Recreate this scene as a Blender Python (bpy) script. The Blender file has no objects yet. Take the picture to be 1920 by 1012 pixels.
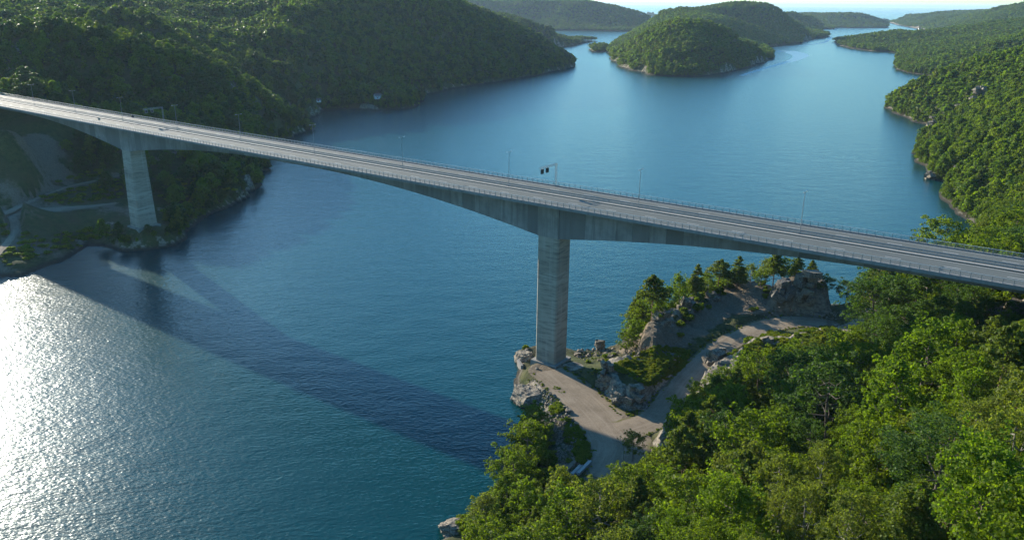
import bpy, bmesh, math, random
import numpy as np
from mathutils import Vector, Matrix

C = bpy.context.scene.collection
scene = bpy.context.scene
R_ = random.Random(7)
RAD = math.radians

# ------------------------------------------------------------------ camera
FPX, CAM_H = 1478.0, 115.0
ROLL = math.atan(0.0107)
PITCH = math.atan((506 - 4.8) * math.cos(ROLL) / FPX)
F_ = np.array([0, math.cos(PITCH), -math.sin(PITCH)])
_U0 = np.array([0, math.sin(PITCH), math.cos(PITCH)])
_R0 = np.array([1.0, 0, 0])
RT = math.cos(ROLL) * _R0 + math.sin(ROLL) * _U0
UP = -math.sin(ROLL) * _R0 + math.cos(ROLL) * _U0
cam_data = bpy.data.cameras.new('camera')
cam = bpy.data.objects.new('camera', cam_data)
C.objects.link(cam)
m = Matrix.Identity(4)
for i in range(3):
    m[i][0], m[i][1], m[i][2] = RT[i], UP[i], -F_[i]
m[2][3] = CAM_H
cam.matrix_world = m
cam_data.sensor_width = 36
cam_data.lens = FPX / 1920 * 36
cam_data.clip_start = 1.0
cam_data.clip_end = 200000
scene.camera = cam

# ------------------------------------------------------------------ sky, sun, exposure
SUN_AZ, SUN_EL = RAD(40.2), RAD(17.4)          # azimuth to the left of +Y
world = bpy.data.worlds.new('World')
scene.world = world
world.use_nodes = True
nt = world.node_tree
sky = nt.nodes.new('ShaderNodeTexSky')
sky.sky_type = 'NISHITA'
sky.sun_disc = False
sky.sun_elevation = SUN_EL
sky.sun_rotation = -SUN_AZ
sky.altitude = 0
sky.air_density = 1.0
sky.dust_density = 0.25
sky.ozone_density = 2.5
bg = nt.nodes['Background']
bg.inputs['Strength'].default_value = 0.13
hs = nt.nodes.new('ShaderNodeHueSaturation')
hs.inputs['Saturation'].default_value = 1.25
nt.links.new(sky.outputs['Color'], hs.inputs['Color'])
wb = nt.nodes.new('ShaderNodeVectorMath')
wb.operation = 'MULTIPLY'
wb.inputs[1].default_value = (0.74, 1.02, 1.06)      # teal grade of the photograph
nt.links.new(hs.outputs['Color'], wb.inputs[0])
nt.links.new(wb.outputs['Vector'], bg.inputs['Color'])

sun_d = bpy.data.lights.new('sun', 'SUN')
sun_d.energy = 5.0
sun_d.angle = RAD(0.53)
sun_d.color = (1.0, 0.90, 0.74)
sun = bpy.data.objects.new('sun', sun_d)
C.objects.link(sun)
S_DIR = Vector((-math.sin(SUN_AZ) * math.cos(SUN_EL), math.cos(SUN_AZ) * math.cos(SUN_EL), math.sin(SUN_EL)))
sun.rotation_euler = S_DIR.to_track_quat('Z', 'Y').to_euler()
sun.location = S_DIR * 300

scene.view_settings.view_transform = 'Standard'
scene.view_settings.look = 'None'
scene.view_settings.exposure = 1.1
scene.view_settings.gamma = 1.0
scene.view_settings.use_curve_mapping = False
scene.cycles.max_bounces = 8
scene.cycles.diffuse_bounces = 4
scene.cycles.glossy_bounces = 3
scene.cycles.transmission_bounces = 4
scene.cycles.transparent_max_bounces = 4
scene.cycles.caustics_reflective = False
scene.cycles.caustics_refractive = False

# ------------------------------------------------------------------ helpers
def at(px, py, z):
    """world point seen at photo pixel px,py and lying at height z"""
    v = F_ + (px - 960) / FPX * RT - (py - 506) / FPX * UP
    t = (z - CAM_H) / v[2]
    return np.array([v[0] * t, v[1] * t, z])

def at2(px, py, z):
    p = at(px, py, z)
    return (float(p[0]), float(p[1]))

def aty(px, py, Y, drop=0.0):
    """world point on the sight line at distance Y, lowered by drop"""
    v = F_ + (px - 960) / FPX * RT - (py - 506) / FPX * UP
    t = Y / v[1]
    return (float(v[0] * t), float(Y), float(CAM_H + v[2] * t - drop))

def proj(P):
    P = np.asarray(P, float) - np.array([0, 0, CAM_H])
    d = P @ F_
    return 960 + FPX * (P @ RT) / d, 506 - FPX * (P @ UP) / d, d

def mesh_np(name, verts, faces, mats=(), smooth=False, mat_idx=None, attrs=None):
    """faces: list of index arrays (n,3) or (n,4)"""
    me = bpy.data.meshes.new(name)
    verts = np.asarray(verts, np.float32)
    me.vertices.add(len(verts))
    me.vertices.foreach_set('co', verts.ravel())
    fl = [np.asarray(f, np.int32) for f in faces if len(f)]
    loops = np.concatenate([f.ravel() for f in fl])
    tot = np.concatenate([np.full(len(f), f.shape[1], np.int32) for f in fl])
    start = np.concatenate([[0], np.cumsum(tot)[:-1]]).astype(np.int32)
    me.loops.add(len(loops))
    me.loops.foreach_set('vertex_index', loops)
    me.polygons.add(len(tot))
    me.polygons.foreach_set('loop_start', start)
    me.polygons.foreach_set('loop_total', tot)
    if mat_idx is not None:
        me.polygons.foreach_set('material_index', np.asarray(mat_idx, np.int32))
    me.polygons.foreach_set('use_smooth', np.full(len(tot), smooth, bool))
    for mt in mats:
        me.materials.append(mt)
    if attrs:
        for k, a in attrs.items():
            at_ = me.attributes.new(k, 'FLOAT', 'POINT')
            at_.data.foreach_set('value', np.asarray(a, np.float32))
    me.update()
    me.validate()
    return me

def obj(name, me, parent=None, **props):
    o = bpy.data.objects.new(name, me)
    C.objects.link(o)
    if parent is not None:
        o.parent = parent
    for k, v in props.items():
        o[k] = v
    return o

def empty(name, loc=(0, 0, 0), rz=0.0, **props):
    o = obj(name, None, None, **props)
    o.location = loc
    o.rotation_euler = (0, 0, rz)
    o.empty_display_size = 0.5
    return o

class MB:
    """collects boxes, tubes and strips into one mesh"""
    def __init__(s):
        s.v, s.q, s.t = [], [], []
    def add(s, v, q=(), t=()):
        b = len(s.v)
        s.v += [tuple(map(float, p)) for p in v]
        s.q += [tuple(i + b for i in f) for f in q]
        s.t += [tuple(i + b for i in f) for f in t]
    def hexa(s, p):
        """eight corners: bottom loop 0-3, top loop 4-7"""
        s.add(p, [(3, 2, 1, 0), (4, 5, 6, 7), (0, 1, 5, 4), (1, 2, 6, 5), (2, 3, 7, 6), (3, 0, 4, 7)])
    def box(s, c, d, rz=0.0):
        cx, cy, cz = c
        x, y, z = d[0] / 2, d[1] / 2, d[2] / 2
        co, si = math.cos(rz), math.sin(rz)
        P = []
        for dz in (-z, z):
            for dx, dy in ((-x, -y), (x, -y), (x, y), (-x, y)):
                P.append((cx + dx * co - dy * si, cy + dx * si + dy * co, cz + dz))
        s.hexa(P)
    def tube(s, a, b, r0, r1=None, n=8, cap=True):
        r1 = r0 if r1 is None else r1
        a, b = np.array(a, float), np.array(b, float)
        w = b - a
        w /= max(np.linalg.norm(w), 1e-9)
        h = np.array([0, 0, 1.0]) if abs(w[2]) < 0.9 else np.array([1.0, 0, 0])
        e1 = np.cross(w, h); e1 /= np.linalg.norm(e1)
        e2 = np.cross(w, e1)
        v = []
        for c, r in ((a, r0), (b, r1)):
            for k in range(n):
                t = 2 * math.pi * k / n
                v.append(c + r * (math.cos(t) * e1 + math.sin(t) * e2))
        q = [(k, n + k, n + (k + 1) % n, (k + 1) % n) for k in range(n)]
        b0 = len(s.v)
        s.add(v, q)
        if cap:
            s.add([b], (), ())
            ci = len(s.v) - 1
            s.t += [(b0 + n + (k + 1) % n, b0 + n + k, ci) for k in range(n)]
    def mesh(s, name, mat, smooth=False):
        return mesh_np(name, s.v, [np.array(s.q, np.int32).reshape(-1, 4), np.array(s.t, np.int32).reshape(-1, 3)], [mat], smooth)

# value noise ------------------------------------------------------------
def _hash(ix, iy, seed):
    n = (ix.astype(np.int64) * 374761393 + iy.astype(np.int64) * 668265263 + seed * 974634777) & 0xFFFFFFFF
    n = ((n ^ (n >> 13)) * 1274126177) & 0xFFFFFFFF
    return ((n ^ (n >> 16)) & 0xFFFF) / 65535.0

def vnoise(x, y, seed=0):
    ix, iy = np.floor(x), np.floor(y)
    fx, fy = x - ix, y - iy
    fx, fy = fx * fx * (3 - 2 * fx), fy * fy * (3 - 2 * fy)
    a, b = _hash(ix, iy, seed), _hash(ix + 1, iy, seed)
    c, d = _hash(ix, iy + 1, seed), _hash(ix + 1, iy + 1, seed)
    return (a * (1 - fx) + b * fx) * (1 - fy) + (c * (1 - fx) + d * fx) * fy * 1.0 - 0.5

def fbm(x, y, wl, octv=4, seed=0, gain=0.5):
    s, amp = 0, 1.0
    for k in range(octv):
        s = s + amp * vnoise(x / wl + 17.3 * k, y / wl - 9.1 * k, seed + k)
        wl, amp = wl / 2.03, amp * gain
    return s

def sstep(a, b, x):
    t = np.clip((x - a) / (b - a), 0, 1)
    return t * t * (3 - 2 * t)

def seg_dist(x, y, pts, closed=False):
    """distance to a polyline, segment index and parameter"""
    P = np.asarray(pts, float)
    n = len(P) if closed else len(P) - 1
    best = np.full(x.shape, 1e18)
    bi = np.zeros(x.shape, int)
    bt = np.zeros(x.shape)
    for i in range(n):
        ax, ay = P[i][:2]
        bx, by = P[(i + 1) % len(P)][:2]
        dx, dy = bx - ax, by - ay
        L = dx * dx + dy * dy + 1e-9
        t = np.clip(((x - ax) * dx + (y - ay) * dy) / L, 0, 1)
        d = (x - ax - t * dx) ** 2 + (y - ay - t * dy) ** 2
        k = d < best
        best[k] = d[k]; bi[k] = i; bt[k] = t[k]
    return np.sqrt(best), bi, bt

def inside(x, y, poly):
    P = np.asarray(poly, float)
    r = np.zeros(x.shape, bool)
    j = len(P) - 1
    for i in range(len(P)):
        xi, yi, xj, yj = P[i][0], P[i][1], P[j][0], P[j][1]
        if abs(yj - yi) > 1e-12:
            c = ((yi > y) != (yj > y)) & (x < (xj - xi) * (y - yi) / (yj - yi) + xi)
            r ^= c
        j = i
    return r

def sdist(x, y, poly):
    d, _, _ = seg_dist(x, y, poly, True)
    return np.where(inside(x, y, poly), d, -d)

class RBF:
    def __init__(s, pts):
        P = np.array(pts, float)
        s.sc = 1000.0
        s.X = P[:, :2] / s.sc
        n = len(P)
        D = np.linalg.norm(s.X[:, None] - s.X[None], axis=2)
        A = np.zeros((n + 3, n + 3))
        A[:n, :n] = D + np.eye(n) * -2e-4
        A[:n, n] = 1; A[:n, n + 1:] = s.X
        A[n:, :n] = A[:n, n:].T
        b = np.zeros(n + 3); b[:n] = P[:, 2]
        s.w = np.linalg.lstsq(A, b, rcond=None)[0]
    def __call__(s, x, y):
        out = np.zeros(x.size)
        X = np.stack([x.ravel(), y.ravel()], 1) / s.sc
        n = len(s.X)
        for i in range(0, len(X), 40000):
            B = X[i:i + 40000]
            D = np.sqrt(((B[:, None] - s.X[None]) ** 2).sum(2))
            out[i:i + 40000] = D @ s.w[:n] + s.w[n] + B @ s.w[n + 1:]
        return out.reshape(x.shape)

# ------------------------------------------------------------------ materials
def new_mat(name):
    mt = bpy.data.materials.new(name)
    mt.use_nodes = True
    t = mt.node_tree
    return mt, t, t.nodes['Principled BSDF'], t.nodes['Material Output']

def N(t, typ, **kw):
    n = t.nodes.new(typ)
    for k, v in kw.items():
        if k == 'inp':
            for a, b in v.items():
                n.inputs[a].default_value = b
        else:
            setattr(n, k, v)
    return n

def ramp(t, fac, stops):
    r = t.nodes.new('ShaderNodeValToRGB')
    e = r.color_ramp.elements
    e[0].position, e[0].color = stops[0][0], (*stops[0][1], 1)
    e[1].position, e[1].color = stops[-1][0], (*stops[-1][1], 1)
    for p, c in stops[1:-1]:
        k = e.new(p); k.color = (*c, 1)
    t.links.new(fac, r.inputs['Fac'])
    return r.outputs['Color']

def mix(t, fac, a, b, blend='MIX'):
    n = t.nodes.new('ShaderNodeMix')
    n.data_type = 'RGBA'; n.blend_type = blend
    for s, v in ((n.inputs['Factor'], fac), (n.inputs['A'], a), (n.inputs['B'], b)):
        if hasattr(v, 'node'):
            t.links.new(v, s)
        elif isinstance(v, (int, float)):
            s.default_value = v
        else:
            s.default_value = (*v, 1)
    return n.outputs['Result']

def noise(t, vec, scale, detail=4, rough=0.55):
    n = N(t, 'ShaderNodeTexNoise', inp={'Scale': scale, 'Detail': detail, 'Roughness': rough})
    if vec is not None:
        t.links.new(vec, n.inputs['Vector'])
    return n.outputs['Fac']

def coords(t, kind='Object', scale=None):
    c = t.nodes.new('ShaderNodeTexCoord').outputs[kind]
    if scale:
        mp = t.nodes.new('ShaderNodeMapping')
        mp.inputs['Scale'].default_value = scale
        t.links.new(c, mp.inputs['Vector'])
        return mp.outputs['Vector']
    return c

def geo_pos(t, scale=None):
    c = t.nodes.new('ShaderNodeNewGeometry').outputs['Position']
    if scale:
        mp = t.nodes.new('ShaderNodeMapping')
        mp.inputs['Scale'].default_value = scale
        t.links.new(c, mp.inputs['Vector'])
        return mp.outputs['Vector']
    return c

def bump(t, bs, h, strength=0.5, dist=0.1, prev=None):
    b = N(t, 'ShaderNodeBump', inp={'Strength': strength, 'Distance': dist})
    t.links.new(h, b.inputs['Height'])
    if prev is not None:
        t.links.new(prev, b.inputs['Normal'])
    if bs is not None:
        t.links.new(b.outputs['Normal'], bs.inputs['Normal'])
    return b.outputs['Normal']

def leaf_mat(name, c0, c1, trans=0.42, tint=(1.75, 1.75, 0.5), gloss=0.1):
    mt, t, bs, out = new_mat(name)
    oi = t.nodes.new('ShaderNodeObjectInfo').outputs['Random']
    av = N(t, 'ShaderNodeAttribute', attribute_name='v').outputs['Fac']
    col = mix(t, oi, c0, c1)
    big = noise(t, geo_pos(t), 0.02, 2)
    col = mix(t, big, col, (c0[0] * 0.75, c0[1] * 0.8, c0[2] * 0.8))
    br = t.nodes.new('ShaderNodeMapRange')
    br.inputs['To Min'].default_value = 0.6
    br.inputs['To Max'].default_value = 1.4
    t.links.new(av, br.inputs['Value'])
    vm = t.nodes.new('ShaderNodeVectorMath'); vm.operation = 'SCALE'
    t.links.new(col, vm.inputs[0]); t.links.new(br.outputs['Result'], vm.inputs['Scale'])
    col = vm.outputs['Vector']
    t.links.new(col, bs.inputs['Base Color'])
    bs.inputs['Roughness'].default_value = 0.55
    bs.inputs['Specular IOR Level'].default_value = gloss
    tr = t.nodes.new('ShaderNodeBsdfTranslucent')
    tc = t.nodes.new('ShaderNodeVectorMath'); tc.operation = 'MULTIPLY'
    tc.inputs[1].default_value = tint
    t.links.new(col, tc.inputs[0])
    t.links.new(tc.outputs['Vector'], tr.inputs['Color'])
    bs.inputs['Coat Weight'].default_value = 0.0
    ms = t.nodes.new('ShaderNodeMixShader')
    ms.inputs['Fac'].default_value = trans
    t.links.new(bs.outputs[0], ms.inputs[1]); t.links.new(tr.outputs[0], ms.inputs[2])
    t.links.new(ms.outputs[0], out.inputs['Surface'])
    return mt

def rock_mat(name, a=(0.13, 0.112, 0.085), b=(0.27, 0.232, 0.175), sc=0.5):
    mt, t, bs, out = new_mat(name)
    p = geo_pos(t)
    n1 = noise(t, p, sc, 6, 0.6)
    n2 = noise(t, geo_pos(t, (1, 1, 4)), sc * 2.2, 5, 0.65)
    col = ramp(t, n1, [(0.3, a), (0.52, b), (0.72, (a[0] * 0.55, a[1] * 0.56, a[2] * 0.56))])
    col = mix(t, ramp(t, n2, [(0.45, (0, 0, 0)), (0.75, (1, 1, 1))]), col, (0.13, 0.125, 0.11))
    moss = noise(t, p, sc * 0.6, 4)
    col = mix(t, ramp(t, moss, [(0.6, (0, 0, 0)), (0.72, (1, 1, 1))]), col, (0.10, 0.12, 0.05))
    vo = N(t, 'ShaderNodeTexVoronoi', feature='DISTANCE_TO_EDGE', inp={'Scale': sc * 1.3})
    wv = t.nodes.new('ShaderNodeVectorMath'); wv.operation = 'ADD'
    t.links.new(geo_pos(t, (1, 1, 2.2)), wv.inputs[0])
    nz = N(t, 'ShaderNodeTexNoise', inp={'Scale': sc * 1.5, 'Detail': 3.0}); t.links.new(p, nz.inputs['Vector'])
    t.links.new(nz.outputs['Color'], wv.inputs[1]); t.links.new(wv.outputs[0], vo.inputs['Vector'])
    crack = ramp(t, vo.outputs['Distance'], [(0.0, (1, 1, 1)), (0.07, (0, 0, 0))])
    col = mix(t, crack, col, (0.035, 0.032, 0.028))
    t.links.new(col, bs.inputs['Base Color'])
    bs.inputs['Roughness'].default_value = 0.9
    bs.inputs['Specular IOR Level'].default_value = 0.2
    bump(t, bs, n2, 0.8, 0.5)
    return mt

def concrete_mat(name, base=(0.36, 0.35, 0.33), streak=True, var=0.35):
    mt, t, bs, out = new_mat(name)
    oi = t.nodes.new('ShaderNodeObjectInfo').outputs['Random']
    p = geo_pos(t)
    col = mix(t, oi, tuple(c * (1 - var) for c in base), tuple(c * (1 + var * 0.4) for c in base))
    n1 = noise(t, p, 0.22, 5, 0.6)
    col = mix(t, ramp(t, n1, [(0.35, (0, 0, 0)), (0.75, (1, 1, 1))]), col, tuple(c * 0.6 for c in base))
    if streak:   # run-off streaks
        n2 = noise(t, geo_pos(t, (0.9, 0.9, 0.06)), 1.0, 4, 0.6)
        col = mix(t, ramp(t, n2, [(0.48, (0, 0, 0)), (0.7, (0.75, 0.75, 0.75))]), col, tuple(c * 0.52 for c in base))
    t.links.new(col, bs.inputs['Base Color'])
    bs.inputs['Roughness'].default_value = 0.85
    bs.inputs['Specular IOR Level'].default_value = 0.3
    bump(t, bs, noise(t, p, 4, 3), 0.2, 0.03)
    return mt

def flat_mat(name, col, rough=0.6, metal=0.0, spec=0.4, var=0.0):
    mt, t, bs, out = new_mat(name)
    if var:
        n1 = noise(t, geo_pos(t), 1.2, 5, 0.6)
        c = mix(t, n1, tuple(x * (1 - var) for x in col), tuple(x * (1 + var) for x in col))
        t.links.new(c, bs.inputs['Base Color'])
    else:
        bs.inputs['Base Color'].default_value = (*col, 1)
    bs.inputs['Roughness'].default_value = rough
    bs.inputs['Metallic'].default_value = metal
    bs.inputs['Specular IOR Level'].default_value = spec
    return mt

def pier_mat():
    mt, t, bs, out = new_mat('board_marked_concrete')
    base = (0.36, 0.345, 0.31)
    oi = t.nodes.new('ShaderNodeObjectInfo').outputs['Random']
    col = mix(t, oi, (0.26, 0.225, 0.175), (0.36, 0.32, 0.255))
    n1 = noise(t, geo_pos(t, (0.16, 0.16, 1.3)), 1.0, 6, 0.7)
    col = mix(t, ramp(t, n1, [(0.47, (0, 0, 0)), (0.64, (0.85, 0.85, 0.85))]), col, (0.13, 0.12, 0.10))
    n2 = noise(t, geo_pos(t, (0.8, 0.8, 0.05)), 1.0, 4, 0.6)
    col = mix(t, ramp(t, n2, [(0.52, (0, 0, 0)), (0.8, (0.7, 0.7, 0.7))]), col, (0.40, 0.37, 0.32))
    t.links.new(col, bs.inputs['Base Color'])
    bs.inputs['Roughness'].default_value = 0.85
    bump(t, bs, n1, 0.3, 0.05)
    return mt

def terrain_mat(name):
    mt, t, bs, out = new_mat(name)
    rk = N(t, 'ShaderNodeAttribute', attribute_name='rock').outputs['Fac']
    gv = N(t, 'ShaderNodeAttribute', attribute_name='gravel').outputs['Fac']
    p = geo_pos(t)
    n1 = noise(t, p, 0.35, 6, 0.65)
    n2 = noise(t, p, 0.06, 4, 0.6)
    veg = ramp(t, n1, [(0.3, (0.022, 0.033, 0.012)), (0.5, (0.05, 0.065, 0.02)), (0.7, (0.085, 0.085, 0.03))])
    veg = mix(t, ramp(t, n2, [(0.45, (0, 0, 0)), (0.7, (1, 1, 1))]), veg, (0.075, 0.06, 0.03))
    n3 = noise(t, geo_pos(t, (1, 1, 2.5)), 0.45, 7, 0.65)
    rock = ramp(t, n3, [(0.28, (0.07, 0.065, 0.055)), (0.47, (0.19, 0.165, 0.13)), (0.6, (0.31, 0.27, 0.21)), (0.75, (0.11, 0.10, 0.085))])
    grv = ramp(t, noise(t, p, 1.6, 6, 0.7), [(0.3, (0.10, 0.078, 0.052)), (0.55, (0.17, 0.135, 0.095)), (0.75, (0.25, 0.205, 0.15))])
    def soft(f, w):   # ragged border
        a = N(t, 'ShaderNodeMath', operation='ADD'); t.links.new(f, a.inputs[0])
        s = N(t, 'ShaderNodeMath', operation='MULTIPLY_ADD', inp={1: w, 2: -0.5 * w}); t.links.new(n1, s.inputs[0])
        t.links.new(s.outputs[0], a.inputs[1])
        return ramp(t, a.outputs[0], [(0.42, (0, 0, 0)), (0.58, (1, 1, 1))])
    col = mix(t, soft(rk, 1.2), veg, rock)
    col = mix(t, soft(gv, 0.6), col, grv)
    sx = t.nodes.new('ShaderNodeSeparateXYZ'); t.links.new(p, sx.inputs[0])
    tide = N(t, 'ShaderNodeMapRange', inp={'From Min': 0.6, 'From Max': 2.0, 'To Min': 1.0, 'To Max': 0.0})
    t.links.new(sx.outputs['Z'], tide.inputs['Value'])
    col = mix(t, tide.outputs['Result'], col, (0.030, 0.028, 0.022))
    t.links.new(col, bs.inputs['Base Color'])
    bs.inputs['Roughness'].default_value = 0.95
    bs.inputs['Specular IOR Level'].default_value = 0.15
    b1 = bump(t, None, n3, 0.9, 0.7)
    bump(t, bs, n1, 0.5, 0.25, b1)
    return mt

def gravel_mat():
    mt, t, bs, out = new_mat('packed_gravel')
    p = geo_pos(t)
    n1 = noise(t, p, 0.18, 6, 0.65)
    n2 = noise(t, p, 2.2, 5, 0.7)
    col = ramp(t, n1, [(0.3, (0.15, 0.115, 0.075)), (0.5, (0.23, 0.18, 0.125)), (0.68, (0.30, 0.24, 0.17))])
    col = mix(t, 0.35, col, ramp(t, n2, [(0.3, (0.11, 0.085, 0.06)), (0.7, (0.32, 0.265, 0.20))]))
    al = N(t, 'ShaderNodeAttribute', attribute_name='along').outputs['Fac']
    ac = N(t, 'ShaderNodeAttribute', attribute_name='across').outputs['Fac']
    cb = N(t, 'ShaderNodeCombineXYZ'); t.links.new(al, cb.inputs[0]); t.links.new(ac, cb.inputs[1])
    mpp = t.nodes.new('ShaderNodeMapping'); mpp.inputs['Scale'].default_value = (0.09, 0.8, 1); t.links.new(cb.outputs[0], mpp.inputs['Vector'])
    n4 = N(t, 'ShaderNodeTexNoise', inp={'Scale': 1.0, 'Detail': 6.0, 'Roughness': 0.7, 'Distortion': 0.8})
    t.links.new(mpp.outputs['Vector'], n4.inputs['Vector']); n4 = n4.outputs['Fac']
    col = mix(t, ramp(t, n4, [(0.50, (0, 0, 0)), (0.68, (0.5, 0.5, 0.5))]), col, (0.33, 0.275, 0.205))
    col = mix(t, ramp(t, n4, [(0.30, (0.5, 0.5, 0.5)), (0.44, (0, 0, 0))]), col, (0.13, 0.105, 0.07))
    e = N(t, 'ShaderNodeAttribute', attribute_name='edge').outputs['Fac']
    a = N(t, 'ShaderNodeMath', operation='MULTIPLY'); t.links.new(e, a.inputs[0]); t.links.new(n1, a.inputs[1])
    col = mix(t, ramp(t, a.outputs[0], [(0.32, (0, 0, 0)), (0.5, (1, 1, 1))]), col, (0.13, 0.12, 0.045))
    t.links.new(col, bs.inputs['Base Color'])
    bs.inputs['Roughness'].default_value = 0.95
    bs.inputs['Specular IOR Level'].default_value = 0.15
    bump(t, bs, n2, 0.6, 0.08)
    return mt

def asphalt_mat():
    mt, t, bs, out = new_mat('worn_asphalt')
    p = geo_pos(t)
    al = N(t, 'ShaderNodeAttribute', attribute_name='lane').outputs['Fac']
    tr = ramp(t, al, [(0.0, (0.114, 0.123, 0.109)), (1.0, (0.082, 0.089, 0.080))])
    n1 = noise(t, p, 0.3, 5, 0.6)
    col = mix(t, n1, tr, (0.130, 0.138, 0.124))
    t.links.new(col, bs.inputs['Base Color'])
    bs.inputs['Roughness'].default_value = 0.85
    bs.inputs['Specular IOR Level'].default_value = 0.2
    bump(t, bs, noise(t, p, 6, 3), 0.25, 0.02)
    return mt

def water_mat():
    mt, t, bs, out = new_mat('fjord_water')
    p = geo_pos(t)
    big = noise(t, geo_pos(t, (1.0, 0.35, 1)), 0.006, 4, 0.6)
    col = mix(t, big, (0.0004, 0.033, 0.036), (0.0005, 0.044, 0.047))
    t.links.new(col, bs.inputs['Base Color'])
    bs.inputs['IOR'].default_value = 1.333
    bs.inputs['Specular IOR Level'].default_value = 0.5
    bs.inputs['Roughness'].default_value = 0.21
    bs.inputs['Specular Tint'].default_value = (0.62, 0.93, 1.0, 1)
    rot = t.nodes.new('ShaderNodeMapping')
    rot.inputs['Rotation'].default_value = (0, 0, RAD(-25))
    rot.inputs['Scale'].default_value = (0.55, 1.0, 1.0)
    t.links.new(p, rot.inputs['Vector'])
    w1 = noise(t, rot.outputs['Vector'], 0.11, 2, 0.5)
    w2 = noise(t, rot.outputs['Vector'], 0.42, 2, 0.5)
    w3 = noise(t, rot.outputs['Vector'], 1.1, 1, 0.5)
    gust = N(t, 'ShaderNodeMapRange', inp={'From Min': 0.3, 'From Max': 0.7, 'To Min': 0.7, 'To Max': 1.15})
    t.links.new(big, gust.inputs['Value'])
    mu = N(t, 'ShaderNodeMath', operation='MULTIPLY')
    t.links.new(w2, mu.inputs[0]); t.links.new(gust.outputs['Result'], mu.inputs[1])
    b1 = bump(t, None, w1, 1.0, 0.32)
    b2 = bump(t, None, mu.outputs[0], 1.0, 0.11, b1)
    b3 = bump(t, None, w3, 1.0, 0.145, b2)
    w4 = noise(t, rot.outputs['Vector'], 2.6, 1, 0.5)
    bump(t, bs, w4, 1.0, 0.05, b3)
    return mt

M = {}
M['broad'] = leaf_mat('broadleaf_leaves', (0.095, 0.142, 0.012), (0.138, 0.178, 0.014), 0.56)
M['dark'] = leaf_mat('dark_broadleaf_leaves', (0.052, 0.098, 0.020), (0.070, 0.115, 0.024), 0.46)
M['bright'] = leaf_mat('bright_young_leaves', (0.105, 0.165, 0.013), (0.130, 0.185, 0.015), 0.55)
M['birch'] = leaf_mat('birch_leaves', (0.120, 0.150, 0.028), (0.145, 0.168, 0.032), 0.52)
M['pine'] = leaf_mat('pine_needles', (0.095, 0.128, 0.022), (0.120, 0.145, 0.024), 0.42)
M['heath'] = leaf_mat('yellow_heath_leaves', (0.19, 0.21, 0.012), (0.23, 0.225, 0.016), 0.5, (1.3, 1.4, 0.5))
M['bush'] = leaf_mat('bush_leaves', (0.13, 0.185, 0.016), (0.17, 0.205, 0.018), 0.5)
M['hill_shade'] = leaf_mat('shaded_hill_wood_leaves', (0.035, 0.070, 0.018), (0.062, 0.098, 0.020), 0.40)  # darker mixed leaves: the shade on the hillsides is put into the colour
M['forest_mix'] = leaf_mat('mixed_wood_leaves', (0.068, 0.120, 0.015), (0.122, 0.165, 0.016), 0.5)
M['bark'] = flat_mat('grey_bark', (0.11, 0.09, 0.07), 0.9, var=0.4)
M['pine_bark'] = flat_mat('pine_bark', (0.17, 0.10, 0.06), 0.9, var=0.4)
M['birch_bark'] = flat_mat('birch_bark', (0.19, 0.175, 0.15), 0.8, var=0.35)
M['dead_bark'] = flat_mat('bare_dead_wood', (0.30, 0.27, 0.22), 0.85, var=0.3)
M['rock'] = rock_mat('granite')
M['rock_pale'] = rock_mat('pale_granite', (0.16, 0.135, 0.10), (0.32, 0.272, 0.205), 0.6)
M['rock_dark'] = rock_mat('dark_granite', (0.10, 0.095, 0.085), (0.2, 0.185, 0.16), 0.6)  # darker granite than the other two
M['terrain'] = terrain_mat('hillside_ground')
M['gravel'] = gravel_mat()
M['asphalt'] = asphalt_mat()
M['girder'] = concrete_mat('girder_concrete', (0.26, 0.25, 0.235), var=0.5)
M['deck'] = concrete_mat('deck_edge_concrete', (0.28, 0.27, 0.255), var=0.15)
M['kerb'] = flat_mat('pale_kerb_concrete', (0.36, 0.33, 0.29), 0.8, var=0.2)
M['rust'] = flat_mat('rusty_shaded_kerb_face', (0.20, 0.125, 0.08), 0.9, var=0.4)  # rust brown, with the shade of the kerb's near side coloured in
M['pier'] = pier_mat()
M['plinth'] = concrete_mat('plinth_concrete', (0.28, 0.265, 0.24), var=0.1)
M['steel'] = flat_mat('galvanised_steel', (0.25, 0.255, 0.25), 0.5, 0.4)
M['rail_steel'] = flat_mat('sunlit_railing_steel', (0.46, 0.46, 0.44), 0.5, 0.3)  # paler than the posts: sunlight on the top rail is in the colour
M['paint'] = flat_mat('white_road_paint', (0.42, 0.41, 0.38), 0.6, var=0.15)
M['black'] = flat_mat('black_sign_casing', (0.012, 0.013, 0.015), 0.5)
M['lamp'] = flat_mat('lamp_housing', (0.35, 0.35, 0.34), 0.4, 0.3)
M['signback'] = flat_mat('grey_sign_back', (0.22, 0.22, 0.21), 0.5, 0.3)
M['white'] = flat_mat('white_painted_boards', (0.80, 0.79, 0.76), 0.6, var=0.06)
M['red'] = flat_mat('red_painted_boards', (0.30, 0.05, 0.035), 0.7, var=0.1)
M['roof'] = flat_mat('dark_roof_tiles', (0.09, 0.085, 0.085), 0.7, var=0.2)
M['glass'] = flat_mat('window_glass', (0.02, 0.025, 0.03), 0.1, 0.0, 0.6)
M['wood'] = flat_mat('weathered_wood', (0.22, 0.17, 0.12), 0.85, var=0.3)
M['plank'] = flat_mat('pale_sawn_timber', (0.34, 0.34, 0.33), 0.7, var=0.15)
M['water'] = water_mat()
M['wake'] = flat_mat('churned_wake_water', (0.16, 0.26, 0.30), 0.35, 0.0, 0.5, 0.3)

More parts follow.
